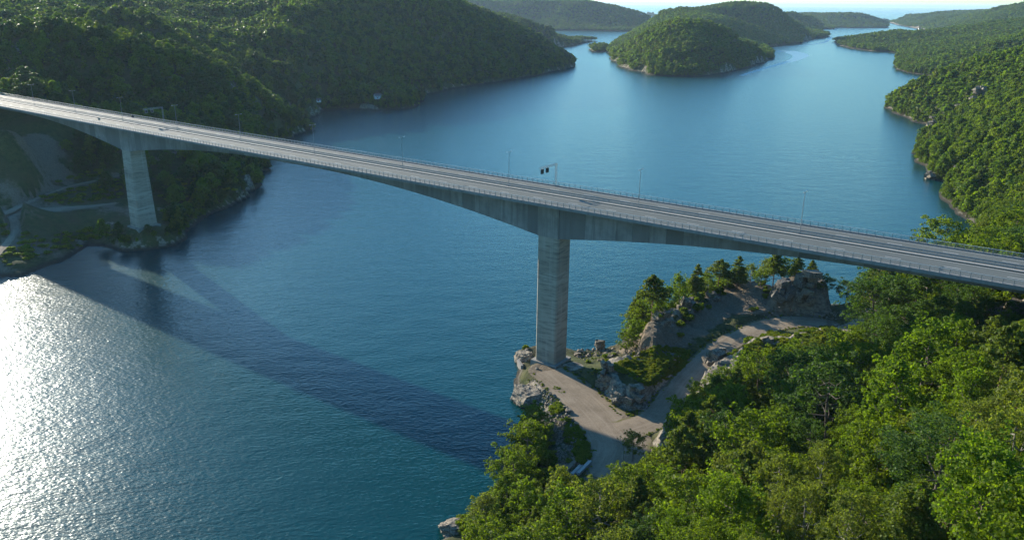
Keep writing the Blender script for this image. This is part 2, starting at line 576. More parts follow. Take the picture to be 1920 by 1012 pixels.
# ------------------------------------------------------------------ bridge axis (used by terrain too)
BD = np.array([0.81613594, -0.57785996])
BN = np.array([-BD[1], BD[0]])
BM = at(1020, 385, 59.0)[:2]
DECK_Z, DECK_W = 59.0, 24.0
def bpt(s, o, z=DECK_Z):
    """point on the bridge: s along, o across from the near edge"""
    q = 4.65e-5 * s * s + 9.7e-3 * s + 0.409
    p = BM + BD * s + BN * (q + o)
    return (float(p[0]), float(p[1]), float(z))
def bang(s):
    return math.atan2(BD[1], BD[0]) + 2 * 4.65e-5 * s + 9.7e-3
PIER_S = (-3.5, -242.0)
PIER_BASE = (4.6, 9.6)
BOX0, BOX1 = 7.75, 15.0          # girder webs across the deck

# ------------------------------------------------------------------ land: shorelines and heights
def P0(lst):
    return [at2(x, y, 0) for x, y in lst]

shore_A = [(-240, 270)] + P0([(-60, 540), (0, 520), (40, 516), (75, 500), (110, 492), (150, 474)]) + [bpt(a, b)[:2] for a, b in ((-263, -6), (-251, -1.5), (-237, -0.8), (-229.5, 6), (-228.5, 16), (-233, 27))] + P0([(348, 426), (372, 412), (410, 396), (440, 378), (478, 352), (498, 318)]) + \
    [(-205, 668)] + P0([(535, 262), (583, 244), (566, 231), (600, 215), (605, 207), (650, 205), (720, 207), (775, 203), (790, 190), (772, 182), (815, 175), (850, 166), (900, 158), (950, 151), (1000, 143), (1040, 135), (1070, 129), (1085, 122)]) + \
    [(100, 1760), (60, 1950), (110, 2180)] + P0([(1072, 87), (1095, 81), (1116, 77)]) + [(190, 2640), (40, 2750), (-400, 2900), (-2600, 2700), (-2600, 200), (-700, 60), (-400, 180)]
shore_B = P0([(1085, 58), (1130, 59), (1187, 60)]) + [(640, 3700), (720, 4300), (500, 5600), (-1600, 5600), (-1600, 3600), (-200, 3500)]
shore_islet = P0([(1104, 93), (1108, 97), (1122, 98), (1138, 96), (1141, 92)]) + [(245, 2165), (195, 2160)]
shore_I = P0([(1147, 108), (1150, 114), (1165, 122), (1160, 125), (1185, 132), (1220, 141), (1260, 144), (1330, 143), (1365, 135), (1400, 126), (1430, 116), (1452, 108), (1445, 98), (1436, 89)]) + \
    P0([(1460, 86), (1495, 84), (1505, 78), (1522, 74), (1550, 71), (1556, 66)]) + [(1300, 3500)] + P0([(1540, 56), (1567, 55), (1572, 52), (1590, 53), (1630, 53), (1663, 53), (1666, 48)]) + \
    [(2300, 5700), (1900, 6300), (1200, 6000), (800, 4600), (560, 3900)] + [(505, 3450), (420, 3000), (300, 2450), (240, 2050)]
G_shore = [(420, -120), (-75, -120), (-62, 0), (-46, 60), (-30, 115)] + P0([(838, 1000), (845, 985), (862, 975), (885, 974), (905, 960), (915, 930), (930, 895), (955, 845), (975, 800), (988, 778), (968, 760), (960, 735), (966, 712), (974, 694), (966, 680), (974, 664), (1000, 652), (1030, 650), (1075, 658), (1110, 662), (1120, 648), (1130, 655), (1150, 648), (1165, 643), (1162, 625), (1172, 608)]) + \
    [(58, 287), (78, 297), (100, 296), (116, 293), (130, 297), (148, 302), (170, 316), (200, 340), (232, 380)]
F_shore = P0([(1838, 430), (1810, 410), (1783, 392), (1772, 372), (1765, 360), (1777, 341), (1745, 336), (1730, 312), (1712, 286), (1735, 268), (1757, 243), (1722, 229), (1700, 221), (1677, 211)]) + \
    [(446, 960), (505, 1060), (600, 1180), (690, 1300), (735, 1390)]
E_shore = P0([(1740, 142), (1705, 137), (1688, 131), (1676, 124), (1680, 112), (1688, 101), (1665, 98), (1640, 97), (1610, 94), (1580, 88), (1570, 82), (1558, 78)]) + \
    [(1130, 2860), (1300, 2950), (1620, 3350), (1900, 3750)] + P0([(1757, 62), (1725, 55), (1700, 51), (1668, 43)]) + [(3000, 6700), (3600, 7600), (7000, 7600), (7000, -120)]
shore_R = G_shore + F_shore + E_shore

def densify(poly, frac=0.03, mn=2.5):
    out = []
    n = len(poly)
    for i in range(n):
        a, b = np.array(poly[i]), np.array(poly[(i + 1) % n])
        L = np.linalg.norm(b - a)
        r = min(max(np.linalg.norm((a + b) / 2), 1), 9000)
        k = int(min(max(1, L / max(mn, frac * r)), 14))
        for j in range(k):
            out.append(tuple(a + (b - a) * j / k))
    return out

def ragged(poly, seed, frac=0.012):
    """give a smooth outline small bays and points"""
    rr = random.Random(seed)
    out = []
    d = densify(poly, 0.02, 2.5)
    for x, y in d:
        a = min(math.hypot(x, y) * frac, 14) * 0.55
        out.append((x + rr.uniform(-a, a), y + rr.uniform(-a, a)))
    return out

# roads on the ground: centre line (x, y, z, half width)
def road_px(lst):
    return [(*at2(x, y, z), z, w) for x, y, z, w in lst]
YARD = road_px([(1028, 694, 4.4, 6.0), (1060, 722, 4.3, 7.0), (1100, 757, 4.2, 7.5), (1140, 800, 4.2, 9.5), (1160, 835, 4.2, 8.5), (1146, 872, 4.0, 6.0), (1128, 896, 4.0, 4.0)])
RAMP = road_px([(1165, 806, 4.25, 5.0), (1222, 786, 4.5, 5.0), (1262, 742, 5.5, 4.6), (1300, 698, 7.0, 4.3), (1345, 655, 9.0, 4.3), (1400, 625, 10.8, 4.6), (1455, 606, 11.8, 5.0), (1505, 602, 12.2, 5.5), (1550, 606, 12.4, 4.0)])
BANK1 = road_px([(-40, 415, 12.0, 2.4), (5, 402, 11.0, 2.6), (60, 376, 12.0, 2.2), (130, 350, 13.5, 2.0), (240, 325, 16, 2.0), (300, 300, 20, 2.0), (350, 276, 24, 1.8)])
BANK2 = road_px([(-30, 402, 10.2, 6.5), (30, 398, 10.0, 7.0), (100, 393, 9.8, 6.0), (160, 388, 9.6, 3.6), (218, 381, 9.6, 1.2)])
BANK3 = road_px([(22, 404, 10, 2.4), (28, 430, 8.6, 2.0), (14, 455, 7.0, 1.9), (-20, 490, 5.4, 1.9)])
ROADS = {'R': [YARD, RAMP], 'A': [BANK1, BANK2, BANK3]}

def dense_road(rd, step=2.0):
    P = np.array(rd)
    # Catmull-Rom
    out = []
    for i in range(len(P) - 1):
        p0, p1, p2, p3 = P[max(i - 1, 0)], P[i], P[i + 1], P[min(i + 2, len(P) - 1)]
        L = np.linalg.norm(p2[:2] - p1[:2])
        k = max(2, int(L / step))
        for j in range(k):
            t = j / k
            out.append(0.5 * (2 * p1 + (p2 - p0) * t + (2 * p0 - 5 * p1 + 4 * p2 - p3) * t * t + (3 * p1 - p0 - 3 * p2 + p3) * t ** 3))
    out.append(P[-1])
    return np.array(out)
for k in ROADS:
    ROADS[k] = [dense_road(r) for r in ROADS[k]]

# rock knolls: outline at its top height, slope width, top z
def knoll(lst, z, w):
    return ([at2(x, y, z) for x, y in lst], z, w)
KNOLLS = [
    knoll([(1128, 676), (1140, 712), (1172, 730), (1216, 728), (1252, 712), (1276, 686), (1280, 664), (1236, 652), (1170, 670)], 9.6, 2.6) + (0.9, 0),
    knoll([(1206, 604), (1240, 576), (1290, 548), (1345, 528), (1392, 512), (1420, 512), (1400, 540), (1345, 562), (1325, 576), (1290, 590), (1248, 612), (1228, 630)], 14.5, 13.0) + (0.0, 0.75),
    knoll([(1384, 536), (1394, 518), (1440, 512), (1462, 520), (1452, 545), (1410, 548)], 17.0, 20.0) + (0.0, 0.8),
    knoll([(1452, 528), (1470, 512), (1500, 504), (1540, 506), (1552, 522), (1545, 545), (1500, 548), (1462, 545)], 21.0, 3.0) + (1.0, 0),
    knoll([(1306, 690), (1345, 668), (1390, 650), (1440, 628), (1500, 622), (1560, 615), (1620, 610), (1600, 650), (1480, 664), (1400, 690), (1330, 712)], 14.0, 4.0) + (0.75, 0),
    knoll([(1244, 792), (1262, 776), (1290, 770), (1310, 800), (1290, 832), (1255, 838)], 10.8, 2.4) + (1.0, 0),
    knoll([(1200, 628), (1208, 604), (1236, 582), (1262, 574), (1256, 602), (1240, 622), (1222, 636)], 14.5, 2.6) + (1.0, 0),
]

ctl_R = [  # near hillside (photo pixel at a ground height)
    (*at(1035, 690, 4.5),), (*at(1080, 740, 4.3),), (*at(1140, 800, 4.2),), (*at(1150, 870, 4),), (*at(1060, 800, 2.6),), (*at(1050, 860, 2.2),), (*at(1020, 930, 2.5),), (*at(960, 960, 2.5),),
    (*at(1225, 785, 4.6),), (*at(1290, 705, 7),), (*at(1345, 655, 9),), (*at(1400, 625, 10.8),), (*at(1460, 605, 12),), (*at(1550, 606, 12.4),),
    (*at(1110, 680, 4.2),), (*at(1150, 660, 3.2),), (*at(1200, 650, 5),), (*at(1300, 630, 9.5),), (*at(1380, 590, 12),), (*at(1450, 575, 14),), (*at(1560, 575, 9.0),), (*at(1600, 580, 4.5),),
    (*at(1330, 740, 10.5),), (*at(1400, 710, 13),), (*at(1500, 715, 15.5),), (*at(1600, 690, 18),), (*at(1600, 760, 21),), (*at(1480, 780, 18),), (*at(1380, 790, 13.5),),
    (*at(1640, 620, 16),), (*at(1670, 575, 21),), (*at(1700, 560, 26),), (*at(1700, 640, 27),), (*at(1760, 570, 34),), (*at(1790, 640, 38),), (*at(1850, 585, 44),), (*at(1915, 585, 48),), (*at(1900, 640, 50),),
    (*at(1220, 870, 7),), (*at(1270, 850, 9),), (*at(1300, 900, 13),), (*at(1450, 880, 23),), (*at(1600, 880, 33),), (*at(1750, 880, 44),), (*at(1900, 880, 55),),
    (*at(1550, 800, 26),), (*at(1700, 790, 37),), (*at(1850, 790, 50),), (*at(1100, 960, 7),), (*at(1200, 1000, 13),), (*at(1400, 1000, 26),), (*at(1600, 1000, 38),), (*at(1800, 1000, 50),), (*at(1920, 1000, 58),),
    (0, 120, 12), (10, 60, 30), (40, 60, 44), (60, 40, 58), (110, 60, 70), (0, -60, 30), (140, 0, 80), (300, 0, 90), (150, 110, 66), (200, 150, 66), (400, 100, 95),
    # under and beyond the bridge end
    (130, 190, 48), (150, 220, 44), (140, 250, 32), (160, 285, 16), (190, 290, 28), (160, 160, 56), (210, 250, 50), (230, 320, 34), (260, 380, 18), (270, 330, 48), (330, 250, 75),
    # right hill above the bridge
    (305, 425, 24), (340, 400, 46), (318, 490, 22), (350, 490, 40), (400, 470, 62), (345, 560, 24), (375, 560, 40), (372, 625, 22), (410, 620, 38), (420, 720, 24), (465, 720, 44), (460, 800, 28), (490, 790, 46), (445, 860, 14), (490, 880, 32),
    (450, 560, 66), (540, 640, 82), (520, 750, 70), (560, 820, 72), (640, 700, 100), (460, 380, 90), (520, 500, 92),
    (470, 935, 20), (500, 950, 32), (535, 940, 47), (575, 910, 62), (660, 900, 78), (760, 850, 100), (560, 1040, 24), (640, 1120, 26), (720, 1220, 20), (780, 1200, 45), (900, 1100, 90), (1300, 700, 120),
    # far right land
    aty(1705, 100, 1950, 14), aty(1740, 84, 2000, 17), aty(1720, 120, 1720, 14), aty(1790, 62, 2300, 17), aty(1850, 42, 2450, 17), aty(1915, 30, 2500, 17), aty(1800, 110, 1500, 14), aty(1880, 72, 1500, 14), aty(1920, 55, 1650, 14), aty(1850, 88, 1350, 14), (900, 1420, 24),
    aty(1740, 60, 2700, 17), aty(1640, 61, 2520, 17), aty(1600, 62, 2600, 17), aty(1575, 70, 2650, 17), aty(1690, 75, 2250, 17), aty(1660, 85, 2300, 14), aty(1760, 66, 2900, 17),
    aty(1704, 25, 5900, 17), aty(1722, 24, 5500, 17), aty(1760, 29, 4600, 17), aty(1800, 29, 4300, 17), aty(1835, 22, 4200, 17), aty(1862, 12, 3800, 17), aty(1900, 9, 3600, 17), aty(1960, 6, 3400, 17), aty(1820, 45, 3800, 17), aty(1770, 45, 4200, 17),
    (3500, 5500, 90), (4500, 4000, 140), (3500, 2500, 130),
]
ctl_A = [
    # bank under the bridge
    *[bpt(a, b, c) for a, b, c in ((-248, 3.2, 8.0), (-239, 3.2, 8.2), (-233.8, 9, 8.4), (-233.5, 15, 8.4), (-240, 20, 8.6), (-253, 8, 8.4), (-242, 11, 8.8))], (*at(200, 420, 6),), (*at(100, 450, 6),), (*at(40, 490, 4),), (*at(215, 383, 9.6),), (*at(100, 393, 9.8),), (*at(10, 398, 10.2),), (*at(20, 440, 8),), (*at(130, 352, 13.5),), (*at(240, 325, 16),), (*at(345, 278, 24),), (*at(330, 360, 12),), (*at(400, 330, 16),), (*at(350, 405, 5),), (*at(440, 340, 12),), (*at(470, 312, 16),),
    (*at(90, 345, 15),), (*at(160, 320, 18),), (*at(40, 330, 24),), (*at(40, 250, 44),), (*at(0, 240, 48),), (*at(100, 235, 42),), (*at(-60, 300, 12),), (*at(-80, 400, 7),), (*at(180, 250, 26),), (*at(0, 350, 26),),
    (-300, 468, 40), (-270, 478, 34), (-350, 480, 34), (-332, 460, 32), (-378, 515, 42), (-410, 558, 54), (-445, 605, 68), (-235, 470, 28), (-215, 520, 30), (-200, 590, 16), (-430, 440, 48), (-300, 380, 14), (-330, 320, 12), (-420, 300, 22), (-370, 430, 38),
    # first ridge
    aty(560, 222, 720, 8), aty(520, 192, 700, 9), aty(480, 162, 690, 9), aty(430, 126, 672, 9), aty(360, 92, 645, 9), aty(270, 76, 615, 9), aty(170, 62, 590, 9), aty(80, 66, 570, 7), aty(5, 67, 575, 6), aty(-70, 62, 590, 16), (-470, 520, 62), (-560, 440, 66),
    (-246, 560, 38), (-294, 497, 58), (-312, 520, 63), (-218, 600, 22), (-335, 515, 52),
    # valley behind it
    (-300, 740, 40), (-240, 780, 18), (-360, 760, 60), (-250, 860, 20), (-430, 700, 72),
    # middle knolls
    aty(60, 42, 800, 9), aty(130, 26, 800, 9), aty(200, 20, 800, 9), aty(250, 18, 800, 9), aty(300, 46, 780, 9), aty(0, 45, 780, 10), (-330, 820, 58), (-520, 700, 88),
    aty(480, 87, 850, 10), aty(430, 107, 830, 9), aty(540, 98, 850, 9), aty(620, 130, 850, 9), aty(650, 145, 860, 8), aty(560, 62, 930, 10), aty(490, 58, 920, 10),
    aty(475, 46, 1010, 10), aty(530, 14, 1050, 10), aty(600, -8, 1100, 10), (-240, 1250, 140), (-380, 1300, 150), (-140, 1280, 128),
    (*at(660, 197, 5),), (*at(708, 186, 9),), (*at(760, 190, 6),), (*at(640, 180, 12),), (-175, 960, 22), (-150, 1030, 30), (-190, 1060, 62), (-140, 1120, 52), (-90, 1200, 36), (-60, 1260, 42), (0, 1330, 20), (-210, 920, 18),
    # big hill skyline
    aty(850, 4, 1350, 10), aty(880, 26, 1380, 10), aty(920, 41, 1430, 10), aty(985, 61, 1490, 10), aty(1040, 87, 1540, 10), aty(1070, 108, 1570, 9), (-40, 1600, 80), (-150, 1600, 110), (30, 1650, 50),
    # dark hollow and back country
    (-400, 980, 78), aty(350, 62, 1000, 10), aty(400, 22, 1200, 10), (-560, 1150, 125), (-420, 1120, 96), (-700, 900, 125), (-800, 1200, 150), (-620, 760, 104), (-1000, 700, 120), (-1200, 1500, 160), (-600, 1700, 150), (-330, 1080, 84),
    aty(990, 37, 2150, 10), aty(1030, 47, 2150, 10), aty(1060, 62, 2180, 10), aty(1085, 74, 2300, 8), aty(1110, 72, 2520, 6), (0, 2300, 70), (-300, 2200, 100), (-1000, 2400, 130),
]
ctl_B = [aty(850, 3, 3900, 18), aty(880, -3, 3900, 18), aty(1000, -8, 4000, 18), aty(1100, -4, 3950, 18), aty(1150, 8, 3900, 18), aty(1180, 14, 3900, 18), aty(1205, 20, 3950, 18), aty(1222, 32, 3950, 18), aty(1000, 35, 3800, 18), aty(1100, 35, 3760, 18), aty(1150, 42, 3700, 18), aty(920, 30, 3800, 18), (0, 5000, 120), (-1200, 4600, 140)]
ctl_islet = [(205, 2128, 5), (222, 2132, 8), (236, 2128, 5)]
ctl_I = [aty(1160, 86, 1760, 14), aty(1180, 76, 1700, 14), aty(1200, 63, 1640, 14), aty(1250, 46, 1570, 14), aty(1300, 39, 1570, 14), aty(1345, 43, 1600, 14), aty(1380, 57, 1620, 14), aty(1415, 76, 1720, 14), aty(1440, 95, 1800, 14), (300, 1440, 30), (260, 1440, 25), (380, 1470, 35), (460, 1680, 28), (300, 1750, 58), (420, 1800, 40), (320, 1950, 30), (450, 2000, 30),
         aty(1205, 50, 2500, 14), aty(1225, 32, 2700, 14), aty(1242, 18, 2700, 14), aty(1285, 12, 2700, 14), aty(1330, 9.5, 2800, 14), aty(1360, 11, 2750, 14), aty(1384, 5, 2800, 14), aty(1400, 4.5, 2800, 14), aty(1425, 5, 2800, 14), aty(1445, 9, 2850, 14), aty(1464, 18, 2900, 14), aty(1385, 32, 2450, 14), aty(1300, 30, 2350, 14), aty(1420, 55, 2450, 14), aty(1480, 56, 2700, 14), aty(1510, 56, 2850, 14), aty(1540, 63, 3050, 14), (700, 2700, 60),
         aty(1490, 22, 3900, 14), aty(1527, 29, 3950, 14), aty(1556, 36, 4050, 14), aty(1500, 38, 3600, 14), aty(1590, 26, 4900, 14), aty(1615, 25, 4950, 14), aty(1640, 31, 5000, 14), aty(1656, 38, 5050, 14), (1700, 5600, 60)]

def shore_ctl(poly):
    return [(x, y, 0.0) for x, y in densify(poly, 0.035, 4)]

class Land:
    def __init__(s, key, shore, ctl, seed, amp, nearmask=None):
        s.key, s.seed, s.amp = key, seed, amp
        s.poly = ragged(shore, seed)
        s.rbf = RBF(shore_ctl(shore) + [tuple(c) for c in ctl])
    def height(s, x, y, full=False):
        sd = sdist(x, y, s.poly)
        r = np.hypot(x, y)
        h = s.rbf(x, y)
        k = np.clip(sd / 110, 0, 1)
        wl = np.clip(r * 0.12, 14, 160)
        base = fbm(x, y, 130, 4, s.seed) * np.clip(r / 900, 0.05, 1) * s.amp
        h = h + base * k
        gravel = np.zeros_like(h)
        rockm = np.zeros_like(h)
        h = np.maximum(h, np.minimum(sd * 0.7, 1.5) + 0.1)
        if s.key == 'R':
            near = r < 420
            h = np.where(near, h + fbm(x, y, 9, 4, 31) * 1.1 * np.clip(sd / 6, 0, 1), h)
            for i, (poly, z, w, rk_, gv_) in enumerate(KNOLLS):
                m_ = near.copy()
                if not m_.any():
                    continue
                xs, ys = x[m_], y[m_]
                jx = fbm(xs, ys, 5, 3, 50 + i) * 3.0
                jy = fbm(xs, ys, 5, 3, 70 + i) * 3.0
                d = sdist(xs + jx, ys + jy, poly)
                t = sstep(-w * 0.6, w * 0.6, d)
                hh = h[m_]
                top = z + fbm(xs, ys, 7, 4, 90 + i) * 2.2
                steps = np.round(top / 1.1) * 1.1 * 0.5 + top * 0.5
                hh = np.where(steps > hh, hh + (steps - hh) * t, hh)
                h[m_] = hh
                rm = sstep(-w * 1.2, -w * 0.2, d) * (1 - sstep(w * 0.9, w * 1.8, d)) + 0.25 * (d > 0)
                rockm[m_] = np.maximum(rockm[m_], rm * rk_)
                if gv_:
                    gravel[m_] = np.maximum(gravel[m_], gv_ * sstep(-w * 0.9, -w * 0.3, d) * (1 - sstep(0.0, w * 0.5, d)))
        # bare rock at the waterline and where it is steep
        rockm = np.maximum(rockm, (1.0 if s.key == 'R' else 0.55) * (1 - sstep(0.8, np.maximum(2.4, r * 0.0026), sd)))
        for rd in ROADS.get(s.key, []):
            mk = (x > rd[:, 0].min() - 14) & (x < rd[:, 0].max() + 14) & (y > rd[:, 1].min() - 14) & (y < rd[:, 1].max() + 14)
            if mk.any():
                xs, ys = x[mk], y[mk]
                d, i, t = seg_dist(xs, ys, rd[:, :2])
                z = rd[i, 2] * (1 - t) + rd[np.minimum(i + 1, len(rd) - 1), 2] * t
                w = rd[i, 3] * (1 - t) + rd[np.minimum(i + 1, len(rd) - 1), 3] * t
                b = 1 - sstep(0.6, 3.0, d - w)
                h[mk] = h[mk] * (1 - b) + (z - 0.16) * b
                gravel[mk] = np.maximum(gravel[mk], 1 - sstep(-0.5, 1.2, d - w))
        h = np.where(sd > 0, h, np.maximum(sd * 0.45, -6))
        # keep the ground clear of the bridge deck
        bx = (x - BM[0]) * BD[0] + (y - BM[1]) * BD[1]
        by = (x - BM[0]) * BN[0] + (y - BM[1]) * BN[1]
        ud = (by > -3) & (by < 32) & (bx > -500) & (bx < 260)
        h = np.where(ud, np.minimum(h, np.where((bx < -455) | (bx > 150), 57.2, np.where((bx < -330) | (bx > 100), 53.5, 50.0))), h)
        if full:
            return h, sd, rockm, gravel
        return h

LANDS = {
    'R': Land('R', shore_R, ctl_R, 3, 12),
    'A': Land('A', shore_A, ctl_A, 11, 14),
    'I': Land('I', shore_I, ctl_I, 21, 8),
    'B': Land('B', shore_B, ctl_B, 27, 14),
    'S': Land('S', shore_islet, ctl_islet, 33, 3),
}

def extra_rock(key, x, y, rockm):
    spots = {'R': [(*at2(1835, 182, 36), 16), (*at2(1795, 205, 26), 12), (*at2(1740, 222, 8), 14), (*at2(1790, 330, 12), 14), (*at2(1720, 290, 4), 10), (*at2(1905, 580, 48), 7), (*at2(1665, 570, 20), 6), (*at2(1640, 592, 16), 6), (*at2(1480, 545, 18), 7), (*at2(1470, 570, 14.5), 5),
                   (*at2(1500, 96, 6), 20), (*at2(1625, 92, 6), 26), (*at2(1680, 99, 4), 22), (*at2(1690, 80, 14), 24), (*at2(1895, 458, 40), 6), (*at2(990, 735, 2), 7), (*at2(1030, 770, 3), 5), (*at2(1075, 690, 3.5), 5)],
             'A': [(*at2(20, 150, 60), 20), (*at2(140, 165, 58), 14), (*at2(60, 120, 66), 12), (*at2(320, 400, 5), 12), (*at2(200, 425, 5), 8), (*at2(150, 440, 5), 7), (*at2(330, 215, 45), 10), (*at2(270, 290, 22), 8)]}.get(key, [])
    if key != 'S':       # bare knobs of rock in the woods
        rockm = np.maximum(rockm, 0.95 * sstep(0.50, 0.62, fbm(x, y, 55, 3, 61)) * (np.hypot(x, y) > 420))
    for sx, sy, rr in spots:
        d = np.hypot(x - sx, y - sy)
        rockm = np.maximum(rockm, (1.05 if key == 'R' else 0.5) * (1 - sstep(0.35 * rr, rr, d)))
    return rockm

def bare_fill(key, x, y, gv):
    if key == 'A':
        gx, gy, gd = proj(np.stack([x, y, np.full_like(x, 26.0)], 1))
        for cx, cy, cr in ((at2(70, 250, 40)[0], at2(70, 250, 40)[1], 16), (at2(90, 290, 30)[0], at2(90, 290, 30)[1], 16), (at2(110, 325, 19)[0], at2(110, 325, 19)[1], 13)):
            d = np.hypot(x - cx, y - cy) + fbm(x, y, 9, 3, 8) * 6
            gv = np.maximum(gv, 0.62 * (1 - sstep(0.5 * cr, cr, d)))
        gx, gy, gd = proj(np.stack([x, y, np.full_like(x, 9.0)], 1))
        bank = inside(gx, gy, [(-100, 375), (120, 345), (250, 330), (300, 425), (240, 440), (100, 480), (0, 512), (-100, 540)])
        gv = np.maximum(gv, bank * (0.40 + 0.5 * fbm(x, y, 14, 3, 6)))
    return gv

def polar_land(key, name, r0, r1, a0, a1, f, label):
    L = LANDS[key]
    nr = int(math.log(r1 / r0) / f) + 1
    na = int((a1 - a0) / f) + 1
    r = r0 * (r1 / r0) ** (np.arange(nr) / (nr - 1))
    a = a0 + (a1 - a0) * np.arange(na) / (na - 1)
    RR, AA = np.meshgrid(r, a, indexing='ij')
    x, y = RR * np.sin(AA), RR * np.cos(AA)
    P = np.array(L.poly)
    m0 = RR.mean() * 0.03 + 10
    box = (x > P[:, 0].min() - m0) & (x < P[:, 0].max() + m0) & (y > P[:, 1].min() - m0) & (y < P[:, 1].max() + m0)
    ins = np.zeros(x.shape, bool)
    ins[box] = inside(x[box], y[box], L.poly)
    # grow by three cells so that the shore dips under water
    for _ in range(3):
        g = ins.copy()
        g[1:] |= ins[:-1]; g[:-1] |= ins[1:]; g[:, 1:] |= ins[:, :-1]; g[:, :-1] |= ins[:, 1:]
        ins = g
    xs, ys = x[ins], y[ins]
    h, sd, rk, gv = L.height(xs, ys, True)
    rk = extra_rock(key, xs, ys, rk)
    gv = bare_fill(key, xs, ys, gv)
    # craggy relief where rock shows
    rr = np.hypot(xs, ys)
    h = h + np.clip(rk, 0, 1) * (gv < 0.05) * (sd > 0) * (fbm(xs, ys, 4.0, 3, 5) + 0.9 * (0.25 - np.abs(fbm(xs, ys, 6.0, 3, 15)))) * np.clip(rr / 260, 0.7, 1.6)
    idx = np.full(x.shape, -1, int)
    idx[ins] = np.arange(ins.sum())
    q = np.stack([idx[:-1, :-1], idx[:-1, 1:], idx[1:, 1:], idx[1:, :-1]], -1).reshape(-1, 4)
    q = q[(q >= 0).all(1)][:, ::-1]
    me = mesh_np(name, np.stack([xs, ys, h], 1), [q], [M['terrain']], True, attrs={'rock': rk, 'gravel': gv})
    fr = rk[q].mean(1)
    me.polygons.foreach_set('use_smooth', fr < 0.45)
    return obj(name, me, kind='structure', label=label)

polar_land('R', 'rocky_headland', 60, 420, -0.75, 0.95, 0.0038, 'steep wooded headland with rock knolls and a gravel yard at the bridge pier')
polar_land('R', 'hills', 415, 7200, 0.1, 0.95, 0.0062, 'wooded hills along the right shore running out to sea')
polar_land('A', 'hills', 255, 3000, -1.05, 0.16, 0.0056, 'dark wooded hills behind the far end of the bridge')
polar_land('I', 'island', 1250, 6400, 0.05, 0.52, 0.005, 'wooded island hills in the middle of the fjord')
polar_land('B', 'hills', 3300, 5800, -0.4, 0.2, 0.006, 'distant blue wooded ridge across the fjord')
polar_land('S', 'islet', 2000, 2300, 0.07, 0.13, 0.0015, 'small tree covered islet beside the point')

# low skerries near the horizon
def skerry(px0, px1, Y, hgt, seed):
    rr = random.Random(seed)
    x0, x1 = aty(px0, 20, Y)[0], aty(px1, 20, Y)[0]
    n, k = 40, 9
    v = []
    for j in range(k):
        for i in range(n):
            u, w = i / (n - 1), j / (k - 1)
            prof = (math.sin(math.pi * u) ** 0.5) * math.sin(math.pi * w)
            z = hgt * prof * (0.45 + 0.55 * (0.5 + float(vnoise(np.array([u * 9.0]), np.array([w * 3.0 + seed]), seed)[0]))) * 1.5 - 1.0
            v.append((x0 + (x1 - x0) * u, Y + (w - 0.5) * (x1 - x0) * 0.4, z))
    q = [(j * n + i, j * n + i + 1, (j + 1) * n + i + 1, (j + 1) * n + i) for j in range(k - 1) for i in range(n - 1)]
    return mesh_np('skerry', v, [np.array(q)], [M['terrain']], True, attrs={'rock': [0.35] * len(v), 'gravel': [0.0] * len(v)})
for i, (a, b, Y, hh, lb) in enumerate([(1570, 1612, 6600, 22, 'low skerry off the wooded point, leftmost of the row'), (1608, 1648, 7600, 30, 'longer low skerry in the middle of the distant row'), (1640, 1672, 7000, 18, 'short low skerry just left of the right hand headland'),
                                      (1752, 1800, 8200, 34, 'low skerry seen beyond the right hand headland'), (1205, 1235, 8000, 36, 'low skerry in the gap between the two far ridges'), (1776, 1806, 9500, 44, 'farthest pale skerry near the horizon on the right')]):
    obj('skerry', skerry(a, b, Y, hh, 60 + i), kind='structure', label=lb)

# ------------------------------------------------------------------ sea
SEA = 66000
def sea_sheet():
    xs = [-SEA, -6000, -1500, -300, 0, 300, 1500, 6000, SEA]
    ys = [-6000, -500, 0, 300, 700, 1500, 4000, 12000, SEA]
    v = [(x, y, 0) for y in ys for x in xs]
    n = len(xs)
    q = [(j * n + i, j * n + i + 1, (j + 1) * n + i + 1, (j + 1) * n + i) for j in range(len(ys) - 1) for i in range(n - 1)]
    return mesh_np('water', v, [np.array(q)], [M['water']], False)
obj('water', sea_sheet(), kind='structure', label='blue fjord water opening to the sea')

def wake(lst, label):
    P = np.array([(*at2(x, y, 0), w) for x, y, w in lst])
    P = dense_road([(a, b, 0.0, w) for a, b, w in P], 8.0)
    d = np.gradient(P[:, :2], axis=0); d /= np.linalg.norm(d, axis=1)[:, None] + 1e-9
    v = []
    for i in range(len(P)):
        for k in (-1, -0.5, 0, 0.5, 1):
            o_ = k * P[i, 3] / 2 * (1 + 0.12 * math.sin(i * 1.7 + k))
            v.append((P[i, 0] - d[i, 1] * o_, P[i, 1] + d[i, 0] * o_, 0.02))
    q = [(j * 5 + i, j * 5 + i + 1, (j + 1) * 5 + i + 1, (j + 1) * 5 + i) for j in range(len(P) - 1) for i in range(4)]
    return obj('boat_wake', mesh_np('boat_wake', v, [np.array(q)], [M['wake']]), kind='structure', label=label)
wake([(1455, 97, 30), (1480, 97, 42), (1497, 102, 44), (1501, 106, 34), (1488, 113, 22), (1460, 121, 14), (1425, 131, 10), (1390, 142, 7)], 'pale curved boat wake right of the central island')
wake([(1498, 86, 5), (1525, 83, 9), (1548, 79, 12), (1558, 70, 14)], 'faint boat wake in the narrows beyond the island')

